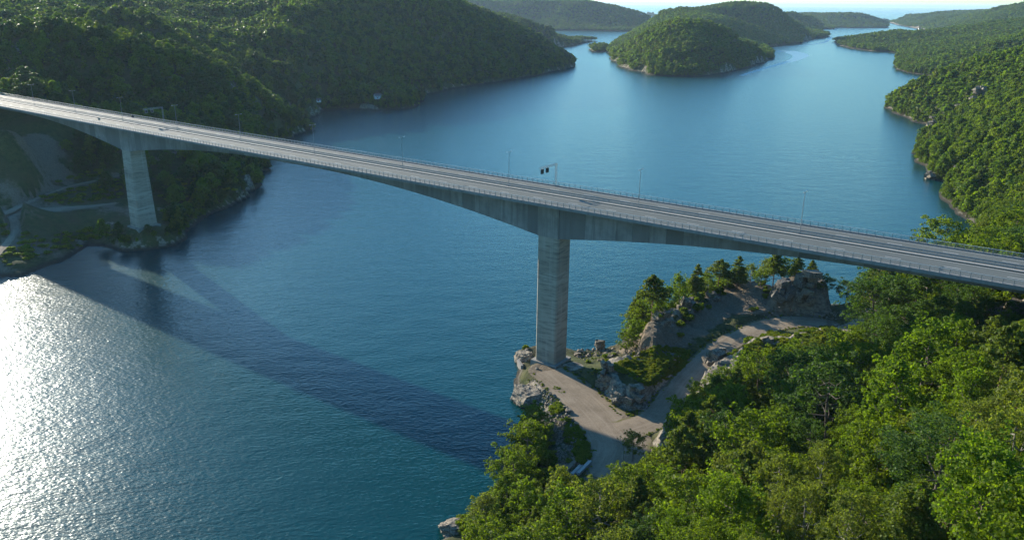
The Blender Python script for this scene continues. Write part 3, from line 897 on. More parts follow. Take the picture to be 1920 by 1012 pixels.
# ------------------------------------------------------------------ haze over the fjord
HAZE = 0.000033
def haze_box():
    mb = MB(); mb.box((0, 30000, 92), (150000, 82000, 196))
    mt = bpy.data.materials.new('sea_haze'); mt.use_nodes = True
    t = mt.node_tree
    t.nodes.remove(t.nodes['Principled BSDF'])
    pv = t.nodes.new('ShaderNodeVolumePrincipled')
    pv.inputs['Color'].default_value = (0.56, 0.77, 0.97, 1)
    pv.inputs['Density'].default_value = HAZE
    pv.inputs['Anisotropy'].default_value = 0.25
    t.links.new(pv.outputs[0], t.nodes['Material Output'].inputs['Volume'])
    return obj('haze', mb.mesh('haze', mt), kind='stuff', label='thin blue sea haze over the far hills')
haze_box()

# ------------------------------------------------------------------ gravel tracks
def ribbon(name, rd, label, jit=0.35, seed=0, across=9, land='R'):
    rr = random.Random(seed)
    c = dense_road([tuple(p) for p in rd[::2]] if False else [tuple(p) for p in rd], 1.0) if len(rd) < 12 else rd
    P = np.array(c)
    d = np.gradient(P[:, :2], axis=0)
    d /= np.linalg.norm(d, axis=1)[:, None] + 1e-9
    nn = np.stack([-d[:, 1], d[:, 0]], 1)
    v, e, al, ac = [], [], [], []
    for i in range(len(P)):
        jl, jr = rr.uniform(-jit, jit), rr.uniform(-jit, jit)
        for k in range(across):
            t = 2 * k / (across - 1) - 1
            off = t * (P[i, 3] + (jl if t < 0 else jr))
            z = P[i, 2] - 0.02 - 0.08 * t * t
            v.append((P[i, 0] + nn[i, 0] * off, P[i, 1] + nn[i, 1] * off, z))
            e.append(max(abs(t) ** 3, 0.25)); al.append(i * 1.2); ac.append(off)
    n = across
    q = [(j * n + i, j * n + i + 1, (j + 1) * n + i + 1, (j + 1) * n + i) for j in range(len(P) - 1) for i in range(n - 1)]
    me = mesh_np(name, v, [np.array(q)[:, ::-1]], [M['gravel']], True, attrs={'edge': e, 'along': al, 'across': ac})
    return obj(name, me, kind='structure', label=label)
ribbon('gravel_yard', ROADS['R'][0], 'sunlit gravel yard running from the near bridge pier', seed=1, jit=0.6)
rp = ROADS['R'][1].copy(); rp[:, 2] += 0.03
ribbon('gravel_track', rp, 'gravel track climbing between the rock knolls', seed=2)
for i, (rd, lb) in enumerate(zip(ROADS['A'], ['narrow gravel track passing behind the far pier', 'wide gravel clearing below the far end of the bridge', 'short gravel track down to the far shore'])):
    rq = rd.copy(); rq[:, 2] += 0.04 * i + 0.1
    ribbon('gravel_track' if i != 1 else 'gravel_clearing', rq, lb, seed=5 + i, land='A')

# ------------------------------------------------------------------ bridge
bridge = empty('road_bridge', bpt(PIER_S[0], 12, 0), label='long grey concrete bridge carrying a four lane road high over the fjord', category='bridge')
BINV = Matrix.Translation(-Vector(bridge.location))
S0, S1 = -480.0, 176.0

def bpart(name, me, parent=None, **kw):
    """a part of the bridge: mesh written in world coordinates"""
    if parent is None:
        me.transform(BINV)
        return obj(name, me, bridge, **kw)
    me.transform(BINV)
    return obj(name, me, parent, **kw)

def gdepth(s):
    t = min(max(abs(s - p) - 4.0, 0) for p in PIER_S)
    return 3.6 + 8.6 * max(0.0, 1 - t / 104.0) ** 2.0

def sweep(prof, s0, s1, step, name, mat, caps=True, smooth=False, attr=None):
    """prof: list of (across, z) or function of s, swept along the deck"""
    ns = max(2, int(round((s1 - s0) / step)) + 1)
    v = []
    for i in range(ns):
        s = s0 + (s1 - s0) * i / (ns - 1)
        p = prof(s) if callable(prof) else prof
        v += [bpt(s, o, z) for o, z in p]
    n = len(prof(s0) if callable(prof) else prof)
    q = [(i * n + k, i * n + (k + 1) % n, (i + 1) * n + (k + 1) % n, (i + 1) * n + k) for i in range(ns - 1) for k in range(n)]
    me_v, tq = v, [np.array(q)]
    if caps and n == 4:
        b = (ns - 1) * n
        tq.append(np.array([(3, 2, 1, 0), (b, b + 1, b + 2, b + 3)]))
    return mesh_np(name, me_v, tq, [mat], smooth, attrs={attr[0]: [attr[1](k % n) for k in range(len(v))]} if attr else None)

# deck slab with its cantilever wings
slab = [(0.42, 58.94), (0.42, 58.55), (BOX0 - 0.6, 58.12), (BOX0 + 0.4, 57.9), (BOX1 - 0.4, 57.9), (BOX1 + 0.6, 58.12), (DECK_W - 0.42, 58.55), (DECK_W - 0.42, 58.94)]
bpart('deck_slab', sweep(slab, S0, S1, 4, 'deck_slab', M['deck']))
# asphalt of the two carriageways
def carriageway(o0, o1, n):
    v, q, a = [], [], []
    ns = int((S1 - S0) / 3) + 1
    for i in range(ns):
        s = S0 + (S1 - S0) * i / (ns - 1)
        for k in range(n):
            o = o0 + (o1 - o0) * k / (n - 1)
            v.append(bpt(s, o, DECK_Z))
            a.append(0.5 + 0.5 * math.cos(2 * math.pi * (o - o0) / 1.75))
    q = [(i * n + k, (i + 1) * n + k, (i + 1) * n + k + 1, i * n + k + 1) for i in range(ns - 1) for k in range(n - 1)]
    return mesh_np('carriageway', v, [np.array(q)], [M['asphalt']], False, attrs={'lane': a})
bpart('carriageway', carriageway(0.85, 11.62, 26))
bpart('carriageway', carriageway(12.42, 23.15, 26))
for o0 in (0.0, DECK_W - 0.84):
    bpart('edge_beam', sweep([(o0, 58.36), (o0 + 0.84, 58.36), (o0 + 0.84, 59.2), (o0, 59.2)], S0, S1, 4, 'edge_beam', M['deck']))
kerb = bpart('median_kerb', sweep([(11.63, 58.95), (12.41, 58.95), (12.41, 59.32), (11.63, 59.32)], S0, S1, 4, 'median_kerb', M['kerb']))
bpart('rusty_shade_face', sweep([(11.595, 58.96), (11.625, 58.96), (11.625, 59.16), (11.595, 59.2)], S0, S1, 4, 'rusty_shade_face', M['rust']), kerb)  # strip colours the near face with rust and its shade

# box girder, one piece per cast segment
seg = 5.15
k0 = int((S0 - PIER_S[0]) / seg)
for k in range(k0, int((S1 - PIER_S[0]) / seg) + 1):
    a, b = PIER_S[0] + (k - 0.5) * seg, PIER_S[0] + (k + 0.5) * seg
    if a < S0 or b > S1:
        continue
    ins = R_.uniform(0.0, 0.03)
    def gp(s, ins=ins):
        d = gdepth(s)
        return [(BOX0 + ins, 57.98), (BOX0 + ins, DECK_Z - d), (BOX1 - ins, DECK_Z - d), (BOX1 - ins, 57.98)]
    bpart('girder_segment', sweep(gp, a + 0.02, b - 0.02, (b - a - 0.04) / 2, 'girder_segment', M['girder']))

# piers, cast in lifts
def pier(ps, zb, wa0, wa1, wc0, wc1):
    zt = DECK_Z - gdepth(ps) - 0.0
    pr = empty('pier', (0, 0, 0))
    pr.parent = bridge
    nl = 11
    oc = (BOX0 + BOX1) / 2
    def ring(z, grow=0.0, ch=0.45):
        t = (z - zb) / (zt - zb)
        a = (wa0 + (wa1 - wa0) * t) / 2 + grow
        c = (wc0 + (wc1 - wc0) * t) / 2 + grow
        pts = [(-a + ch, -c), (a - ch, -c), (a, -c + ch), (a, c - ch), (a - ch, c), (-a + ch, c), (-a, c - ch), (-a, -c + ch)]
        return [bpt(ps + x, oc + y, z) for x, y in pts]
    for i in range(nl):
        z0, z1 = zb + (zt - zb) * i / nl, zb + (zt - zb) * (i + 1) / nl
        v = ring(z0 + 0.02, -0.012) + ring(z0 + 0.06) + ring(z1 - 0.03) + ring(z1, -0.012)
        q = [(r * 8 + j, r * 8 + (j + 1) % 8, (r + 1) * 8 + (j + 1) % 8, (r + 1) * 8 + j) for r in range(3) for j in range(8)]
        bpart('pier_lift', mesh_np('pier_lift', v, [np.array(q)], [M['pier']]), pr)
    mb = MB()
    g = 1.1
    def rect(z, gr):
        return [bpt(ps + x, oc + y, z) for x, y in ((-wa0 / 2 - gr, -wc0 / 2 - gr), (wa0 / 2 + gr, -wc0 / 2 - gr), (wa0 / 2 + gr, wc0 / 2 + gr), (-wa0 / 2 - gr, wc0 / 2 + gr))]
    mb.hexa(rect(zb - 8.5, g) + rect(zb + 0.05, g * 0.95))
    bpart('plinth', mb.mesh('plinth', M['plinth']), pr)
    for side in (0, 1):
        o0 = BOX0 - 0.16 if side == 0 else BOX1 - 0.04
        mb = MB()
        zz = DECK_Z - gdepth(ps)
        mb.hexa([bpt(ps - wa1 / 2, o0, zz - 0.02), bpt(ps + wa1 / 2, o0, zz - 0.02), bpt(ps + wa1 / 2, o0 + 0.2, zz - 0.02), bpt(ps - wa1 / 2, o0 + 0.2, zz - 0.02),
                 bpt(ps - wa1 / 2, o0, 58.1), bpt(ps + wa1 / 2, o0, 58.1), bpt(ps + wa1 / 2, o0 + 0.2, 58.1), bpt(ps - wa1 / 2, o0 + 0.2, 58.1)])
        bpart('pilaster', mb.mesh('pilaster', M['plinth']), pr)
pier(PIER_S[0], PIER_BASE[0], 7.6, 7.6, 7.3, 7.3)
pier(PIER_S[1], PIER_BASE[1], 8.4, 7.7, 9.6, 7.5)

# abutments at both ends
for s in (-466.0, 168.0):
    mb = MB()
    mb.hexa([bpt(s - 4, 1.0, 30), bpt(s + 4, 1.0, 30), bpt(s + 4, 23, 30), bpt(s - 4, 23, 30), bpt(s - 4, 1.0, 57.9), bpt(s + 4, 1.0, 57.9), bpt(s + 4, 23, 57.9), bpt(s - 4, 23, 57.9)])
    bpart('abutment', mb.mesh('abutment', M['plinth']))

# railings
def railing(o, flip):
    def rod(z, w, h):
        return [(o - w / 2, z - h / 2), (o + w / 2, z - h / 2), (o + w / 2, z + h / 2), (o - w / 2, z + h / 2)]
    rl = bpart('railing', sweep(rod(60.32, 0.13, 0.10), S0, S1, 6, 'railing', M['rail_steel']))
    for z in (59.98, 59.66, 59.44):
        bpart('rail', sweep(rod(z, 0.05, 0.05), S0, S1, 6, 'rail', M['steel']), rl)
    mb = MB()
    mb.box((0, 0, 0.55), (0.09, 0.15, 1.1))
    mb.box((0, 0, 0.02), (0.24, 0.3, 0.04))
    pm = mb.mesh('post', M['steel'])
    rest = MB()
    s = S0 + 1.0
    while s < S1:
        p = bpt(s, o, 59.2)
        px, py, d = proj(p)
        if -20 < px < 1950 and (o < 5 or s > 20):
            c = obj('post', pm, rl)
            c.location = Vector(p) - Vector(bridge.location)
            c.rotation_euler = (0, 0, bang(s))
        else:
            rest.box((p[0], p[1], 59.75), (0.09, 0.15, 1.1), bang(s))
        s += 2.03
    if rest.v:
        bpart('post_row', rest.mesh('post_row', M['steel']), rl, kind='stuff')
railing(0.36, 1)
railing(DECK_W - 0.36, -1)

# median guard rails: a beam on short posts
for o in (12.95, 15.1):
    g = bpart('guard_rail', sweep([(o - 0.05, 59.45), (o + 0.05, 59.45), (o + 0.05, 59.78), (o - 0.05, 59.78)], S0, S1, 4, 'guard_rail', M['steel']))
    mb = MB()
    s = S0 + 1
    while s < S1:
        p = bpt(s, o + 0.12, 59.35)
        mb.box(p, (0.1, 0.12, 0.8), bang(s))
        s += 4.0
    bpart('guard_post_row', mb.mesh('guard_post_row', M['steel']), g, kind='stuff')

# painted lines
def paint(o0, o1, s0, s1):
    v = []
    n = max(2, int((s1 - s0) / 5) + 1)
    for i in range(n):
        s = s0 + (s1 - s0) * i / (n - 1)
        v += [bpt(s, o0, DECK_Z + 0.005), bpt(s, o1, DECK_Z + 0.005)]
    q = [(2 * i, 2 * i + 2, 2 * i + 3, 2 * i + 1) for i in range(n - 1)]
    return mesh_np('lane_dash', v, [np.array(q)], [M['paint']])
for o in (1.9, 10.9, 15.7, 22.0):
    bpart('edge_line', paint(o - 0.11, o + 0.11, S0, S1))
s = 103.7 - 12.45 * 44
while s < S1 - 5:
    bpart('lane_dash', paint(6.35, 6.6, s, s + 3.4))
    bpart('lane_dash', paint(18.8, 19.05, s - 2, s + 1.4))
    s += 12.45

# ------------------------------------------------------------------ lamps, gantries, signs
mb = MB(); mb.tube((0, 0, 0), (0, 0, 11.1), 0.10, 0.05, 10); mb.box((0, 0, 0.25), (0.4, 0.4, 0.5))
lm_pole = mb.mesh('pole', M['steel'])
mb = MB(); mb.tube((0, -1.0, 11.1), (0, 1.0, 11.1), 0.045, 0.045, 6)
lm_arm = mb.mesh('arm', M['steel'])
def lamp_head(sg):
    mb = MB()
    mb.hexa([(-0.17, sg * 0.9, 11.03), (0.17, sg * 0.9, 11.03), (0.13, sg * 1.65, 11.1), (-0.13, sg * 1.65, 11.1)][::1 if sg > 0 else -1] +
            [(-0.14, sg * 0.9, 11.2), (0.14, sg * 0.9, 11.2), (0.1, sg * 1.6, 11.2), (-0.1, sg * 1.6, 11.2)][::1 if sg > 0 else -1])
    return mb.mesh('lamp_head', M['lamp'])
heads = [lamp_head(1), lamp_head(-1)]
lamp_lbl = ['leftmost twin-headed street lamp on the bridge', 'second twin-headed lamp from the left end of the bridge', 'twin-headed lamp left of the far sign gantry, above the far pier', 'twin-headed lamp just right of the far sign gantry',
            'twin-headed lamp in front of the dark hillside, fifth from the left', 'twin-headed lamp in front of the small rocky point', 'faint twin-headed lamp left of mid bridge against open water', 'thin twin-headed lamp left of the near sign gantry', 'thin twin-headed lamp right of the near sign gantry', 'tallest and rightmost twin-headed lamp on the bridge']
for i in range(10):
    s = 69.2 - 46.0 * (9 - i) + (0.6 if i < 5 else 0)
    t = empty('street_lamp', bpt(s, 13.9, DECK_Z), bang(s), label=lamp_lbl[i], category='street lamp', group='street lamps along the bridge median')
    obj('pole', lm_pole, t); obj('arm', lm_arm, t)
    for h in heads:
        obj('lamp_head', h, t)

def truss(mb, a, b, side, up, w, n):
    """four thin chords with zigzag bracing from a to b"""
    a, b = np.array(a, float), np.array(b, float)
    sd_, u = np.array(side, float) * w / 2, np.array(up, float) * w / 2
    cs = [sd_ + u, sd_ - u, -sd_ - u, -sd_ + u]
    for c in cs:
        mb.tube(a + c, b + c, 0.035, 0.035, 5)
    for i in range(n):
        p, q = a + (b - a) * i / n, a + (b - a) * (i + 1) / n
        for j in range(4):
            c0, c1 = cs[j], cs[(j + 1) % 4]
            if i % 2: c0, c1 = c1, c0
            mb.tube(p + c0, q + c1, 0.02, 0.02, 4, False)
def gantry(s, label, open_front):
    t = empty('sign_gantry', bpt(s, 23.3, 59.2), bang(s), label=label, category='sign gantry', group='sign gantries over the far carriageway')
    mb = MB(); truss(mb, (0, 0, 0), (0, 0, 7.2), (1, 0, 0), (0, 1, 0), 0.5, 12); mb.box((0, 0, 0.05), (0.8, 0.8, 0.1))
    obj('post', mb.mesh('post', M['steel']), t)
    mb = MB(); truss(mb, (0, 0.25, 7.0), (0, -9.6, 7.0), (1, 0, 0), (0, 0, 1), 0.5, 16)
    obj('arm', mb.mesh('arm', M['steel']), t)
    for y in (-5.3, -8.2):
        mb = MB(); mb.box((0, y, 5.85), (0.35, 1.25, 1.35))
        bx = obj('lane_signal', mb.mesh('lane_signal', M['black']), t)
        mb = MB()
        for dx in (0.19, -0.19):
            mb.box((dx, y, 6.5), (0.03, 1.25, 0.14)); mb.box((dx, y, 5.2), (0.03, 1.25, 0.14))
            mb.box((dx, y - 0.56, 5.85), (0.03, 0.14, 1.16)); mb.box((dx, y + 0.56, 5.85), (0.03, 0.14, 1.16))
        obj('frame', mb.mesh('frame', M['steel'] if open_front else M['black']), bx)
        mb = MB(); mb.tube((0, y, 6.5), (0, y, 6.8), 0.05, 0.05, 6)
        obj('hanger', mb.mesh('hanger', M['steel']), bx)
gantry(-11.0, 'steel lattice gantry with two black signal boxes above the near pier', False)
gantry(-232.4, 'steel lattice gantry with two pale framed signal boxes near the far pier', True)

t = empty('road_sign', bpt(-246, 15.6, DECK_Z), bang(-246), label='dark round road sign on a post in the median near the far pier', category='road sign')
mb = MB(); mb.tube((0, 0, 0), (0, 0, 2.9), 0.045, 0.045, 8); obj('pole', mb.mesh('pole', M['steel']), t)
mb = MB(); mb.tube((-0.03, 0, 2.6), (0.03, 0, 2.6), 0.62, 0.62, 20); mb.tube((0.03, 0, 2.6), (-0.03, 0, 2.6), 0.619, 0.619, 20)
obj('disc', mb.mesh('disc', M['black']), t)
t = empty('road_sign', bpt(-249, 0.95, 59.2), bang(-249), label='grey square road sign on the near railing by the far pier', category='road sign')
mb = MB(); mb.tube((0, 0, 0), (0, 0, 2.9), 0.045, 0.045, 8); obj('pole', mb.mesh('pole', M['steel']), t)
mb = MB(); mb.box((0.05, 0, 2.5), (0.04, 1.1, 1.1)); obj('panel', mb.mesh('panel', M['signback']), t)

# ------------------------------------------------------------------ plants: mesh builders
def leaves(rng, cen, rad, n, size, flat=1.0, outw=0.55, droop=0.0):
    """n leaf sprays scattered over a lump; returns quads (n*4,3) and a tone"""
    d = rng.normal(size=(n, 3))
    d /= np.linalg.norm(d, axis=1)[:, None]
    d[:, 2] = np.where(d[:, 2] < -0.35, -d[:, 2], d[:, 2])
    rr = rad * (0.55 + 0.5 * rng.random(n) ** 0.7)
    p = np.array(cen) + d * rr[:, None] * np.array([1, 1, flat])
    nrm = d * outw + rng.normal(size=(n, 3)) * 0.5 + np.array([0, 0, 0.25])
    nrm /= np.linalg.norm(nrm, axis=1)[:, None]
    a = np.cross(nrm, rng.normal(size=(n, 3)))
    a /= np.linalg.norm(a, axis=1)[:, None] + 1e-9
    b = np.cross(nrm, a)
    s = size * (0.6 + 0.8 * rng.random(n))
    a, b = a * s[:, None] * 0.5, b * s[:, None] * 0.36
    dz = np.array([0, 0, -droop])
    q = np.stack([p - a, p - b * 1.0 + dz * 0.3, p + a + dz, p + b * 1.0 + dz * 0.3], 1)
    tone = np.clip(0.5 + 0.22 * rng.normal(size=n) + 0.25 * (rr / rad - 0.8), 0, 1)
    return q.reshape(-1, 3), np.repeat(tone, 4)

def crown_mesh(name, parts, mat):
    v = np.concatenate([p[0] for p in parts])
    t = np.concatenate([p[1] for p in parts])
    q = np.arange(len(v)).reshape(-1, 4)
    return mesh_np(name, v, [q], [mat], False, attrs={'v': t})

def trunk_mesh(name, rng, h, r, limbs, mat, lean=0.05, n=7):
    mb = MB()
    pts = [np.array([0, 0, -0.6])]
    k = 5
    off = np.zeros(2)
    for i in range(1, k + 1):
        off = off + rng.normal(size=2) * lean * h / k
        pts.append(np.array([off[0], off[1], h * i / k]))
    for i in range(k):
        mb.tube(pts[i], pts[i + 1], r * (1 - 0.8 * i / k), r * (1 - 0.8 * (i + 1) / k), n, False)
    for L in limbs:
        z = max(0.15 * h, min(L[2] - 0.45 * math.hypot(L[0], L[1]), 0.9 * h))
        f = z / h * k
        i = min(int(f), k - 1)
        a = pts[i] + (pts[i + 1] - pts[i]) * (f - i)
        mid = (a + np.array(L)) / 2 + np.array([0, 0, -0.06 * h]) + rng.normal(size=3) * 0.15
        rr = r * 0.36
        mb.tube(a, mid, rr, rr * 0.65, 5, False); mb.tube(mid, L, rr * 0.65, rr * 0.2, 5, False)
    return mb.mesh(name, mat)

def broadleaf(seed, h, r, mats, nl=40, per=125, size=0.36, base=0.22, flatten=0.8, bark='bark', droop=0.0, pointy=0.0, spiky=0.0):
    """crown of many uneven leafy boughs round a forked trunk, with gaps between them"""
    rng = np.random.default_rng(seed)
    parts, limbs = [], []
    lop = rng.normal(size=2) * 0.12 * r
    wob = rng.random(6) * 0.45 + 0.72
    for i in range(nl):
        u = (i + 0.5) / nl
        z = base + (1 - base) * (0.05 + 0.88 * u)
        prof = math.sin(math.pi * min(1, max(0.04, (z - base) / (1 - base))) ** 0.8) ** 0.55
        prof *= 1 - pointy * (z - base) / (1 - base)
        a = i * 2.39996 + rng.normal() * 0.4
        sec = wob[int((a % 6.2832) / 6.2832 * 6) % 6]
        rad = r * (0.15 + 0.15 * rng.random())
        dist = max(0.0, r * prof * sec - rad * 0.4) * (0.7 + 0.4 * rng.random())
        c = np.array((math.cos(a) * dist + lop[0] * u, math.sin(a) * dist + lop[1] * u, h * z - rad * 0.2 + rng.normal() * 0.03 * h))
        limbs.append(tuple(c))
        n = int(per * (0.55 + 0.8 * rng.random()) * (rad / (0.22 * r)) ** 1.5)
        parts.append(leaves(rng, c, rad, n, size, flatten, droop=droop))
        for k in range(2):          # twigs that break the outline
            d = np.array((math.cos(a), math.sin(a), 0.55 + spiky)) * rad * (1.0 + 0.5 * rng.random()) + rng.normal(size=3) * rad * 0.35
            parts.append(leaves(rng, c + d, rad * 0.42, int(n * 0.18), size, 1.0 + spiky, droop=droop))
    parts.append(leaves(rng, (0, 0, h * (base + 0.5 * (1 - base))), r * 0.5, int(per * 1.6), size, h * (1 - base) * 0.36 / (r * 0.5)))
    parts.append(leaves(rng, (lop[0], lop[1], h * 0.94), r * 0.24, int(per * 0.5), size, 1.0 + pointy))
    return trunk_mesh('trunk', rng, h * 0.88, 0.02 * h + 0.02, limbs[::2], M[bark]), crown_mesh('crown', parts, M[mats])

def pine(seed, h, r, per=90, size=0.5, bare=0.35):
    rng = np.random.default_rng(seed)
    parts, limbs = [], []
    nw = 9
    for w in range(nw):
        u = w / (nw - 1)
        z = h * (bare + (1 - bare) * (0.05 + 0.9 * u))
        rw = r * (1 - u) ** 0.7 * (0.75 + 0.4 * rng.random()) + 0.35
        nb = 6 if u < 0.6 else 4
        for b in range(nb):
            if rng.random() < 0.16:
                continue
            a = b * 2 * math.pi / nb + w * 1.1 + rng.normal() * 0.3
            for k, f in ((0, 0.95), (1, 0.55)):
                c = (math.cos(a) * rw * f, math.sin(a) * rw * f, z + rw * 0.12 * f + rng.normal() * 0.15)
                parts.append(leaves(rng, c, 0.34 * rw + 0.25, int(per * (0.4 + 0.2 * k + 0.3 * rng.random())), size, 0.5, 0.3))
            limbs.append((math.cos(a) * rw, math.sin(a) * rw, z))
    parts.append(leaves(rng, (0, 0, h * 0.97), 0.5, 50, size, 1.4))
    return trunk_mesh('trunk', rng, h * 0.97, 0.013 * h + 0.05, limbs[::2], M['pine_bark'], 0.02), crown_mesh('crown', parts, M['pine'])

PROTO = {
    'broad': [broadleaf(1, 12, 5.0, 'broad'), broadleaf(2, 12, 4.6, 'broad', 46, 110), broadleaf(3, 12, 5.4, 'broad', 36, 140, 0.4, 0.15), broadleaf(41, 12, 4.8, 'broad', 44, 115, pointy=0.2)],
    'dark': [broadleaf(4, 12, 5.2, 'dark', 52, 115, 0.34, 0.18), broadleaf(5, 12, 4.6, 'dark', 42, 120), broadleaf(42, 12, 5.0, 'dark', 44, 115)],
    'bright': [broadleaf(6, 12, 4.2, 'bright', 40, 110, 0.38, 0.2, 1.0, pointy=0.45, spiky=0.5), broadleaf(7, 12, 4.6, 'bright', 38, 120, 0.38, 0.22, 0.95, pointy=0.25, spiky=0.3), broadleaf(43, 12, 4.4, 'bright', 42, 105, pointy=0.35, spiky=0.6)],
    'birch': [broadleaf(8, 12, 3.4, 'birch', 36, 85, 0.32, 0.25, 1.1, 'birch_bark', 0.12, 0.4), broadleaf(9, 12, 3.8, 'birch', 34, 90, 0.32, 0.3, 1.1, 'birch_bark', 0.15, 0.3)],
    'pine': [pine(10, 12, 3.2), pine(11, 12, 2.7, bare=0.22), pine(12, 12, 3.6, bare=0.45)],
}
FINE = {
    'broad': [broadleaf(51, 12, 5.0, 'broad', 48, 210, 0.25), broadleaf(52, 12, 4.8, 'broad', 44, 220, 0.26, pointy=0.15)],
    'dark': [broadleaf(53, 12, 5.2, 'dark', 56, 200, 0.24, 0.18)],
    'bright': [broadleaf(54, 12, 4.4, 'bright', 46, 190, 0.26, 0.2, 1.0, pointy=0.35, spiky=0.4), broadleaf(55, 12, 4.6, 'bright', 44, 200, 0.26, 0.22, 0.95, pointy=0.2, spiky=0.2)],
    'birch': [broadleaf(56, 12, 3.6, 'birch', 40, 150, 0.22, 0.25, 1.1, 'birch_bark', 0.1, 0.35)],
    'pine': [pine(57, 12, 3.2, 150, 0.36)],
}
def bush_mesh(seed, mat, per=150, nl=5, size=0.4):
    rng = np.random.default_rng(seed)
    parts = []
    for i in range(nl):
        a = i * 2.4
        parts.append(leaves(rng, (math.cos(a) * 0.7 * (i > 0), math.sin(a) * 0.7 * (i > 0), 0.5 + 0.35 * rng.random()), 0.75, per, size, 0.9))
    return crown_mesh('leaves', parts, M[mat])
BUSH = [bush_mesh(20, 'bush'), bush_mesh(21, 'broad'), bush_mesh(22, 'heath')]

RIGHT = LANDS['R']
def ground(x, y):
    return float(RIGHT.height(np.array([float(x)]), np.array([float(y)]))[0])

def hit(px, py, lift=0.0, land='R', r0=60, r1=700):
    """first point of the sight line that comes within lift of the ground"""
    v = F_ + (px - 960) / FPX * RT - (py - 506) / FPX * UP
    r = np.linspace(r0, r1, 900)
    t = r / math.hypot(v[0], v[1])
    x, y, z = v[0] * t, v[1] * t, CAM_H + v[2] * t
    h = LANDS[land].height(x, y)
    ok = np.nonzero((z <= np.maximum(h, 0) + lift) & ((h > 0.3) | (lift < 3)))[0]
    if len(ok):
        i = ok[0]
    else:           # closest pass over dry land
        i = int(np.argmin(np.where((h > 0.5) & (r < 450), z - h - lift, 1e9)))
    return x[i], y[i], h[i]

KIND_NAME = {'broad': 'broadleaf_tree', 'dark': 'broadleaf_tree', 'bright': 'broadleaf_tree', 'birch': 'birch_tree', 'pine': 'pine_tree'}
KIND_LOOK = {'broad': 'mid green round tree', 'dark': 'dark green dense tree', 'bright': 'yellow green tree', 'birch': 'pale slender birch', 'pine': 'dark olive pine'}
TREES = []           # (kind, x, y, z, h, r, hand-written label or None)
def add_tree(kind, x, y, z, h, r, label=None):
    TREES.append((kind, float(x), float(y), float(z), h, r, label))

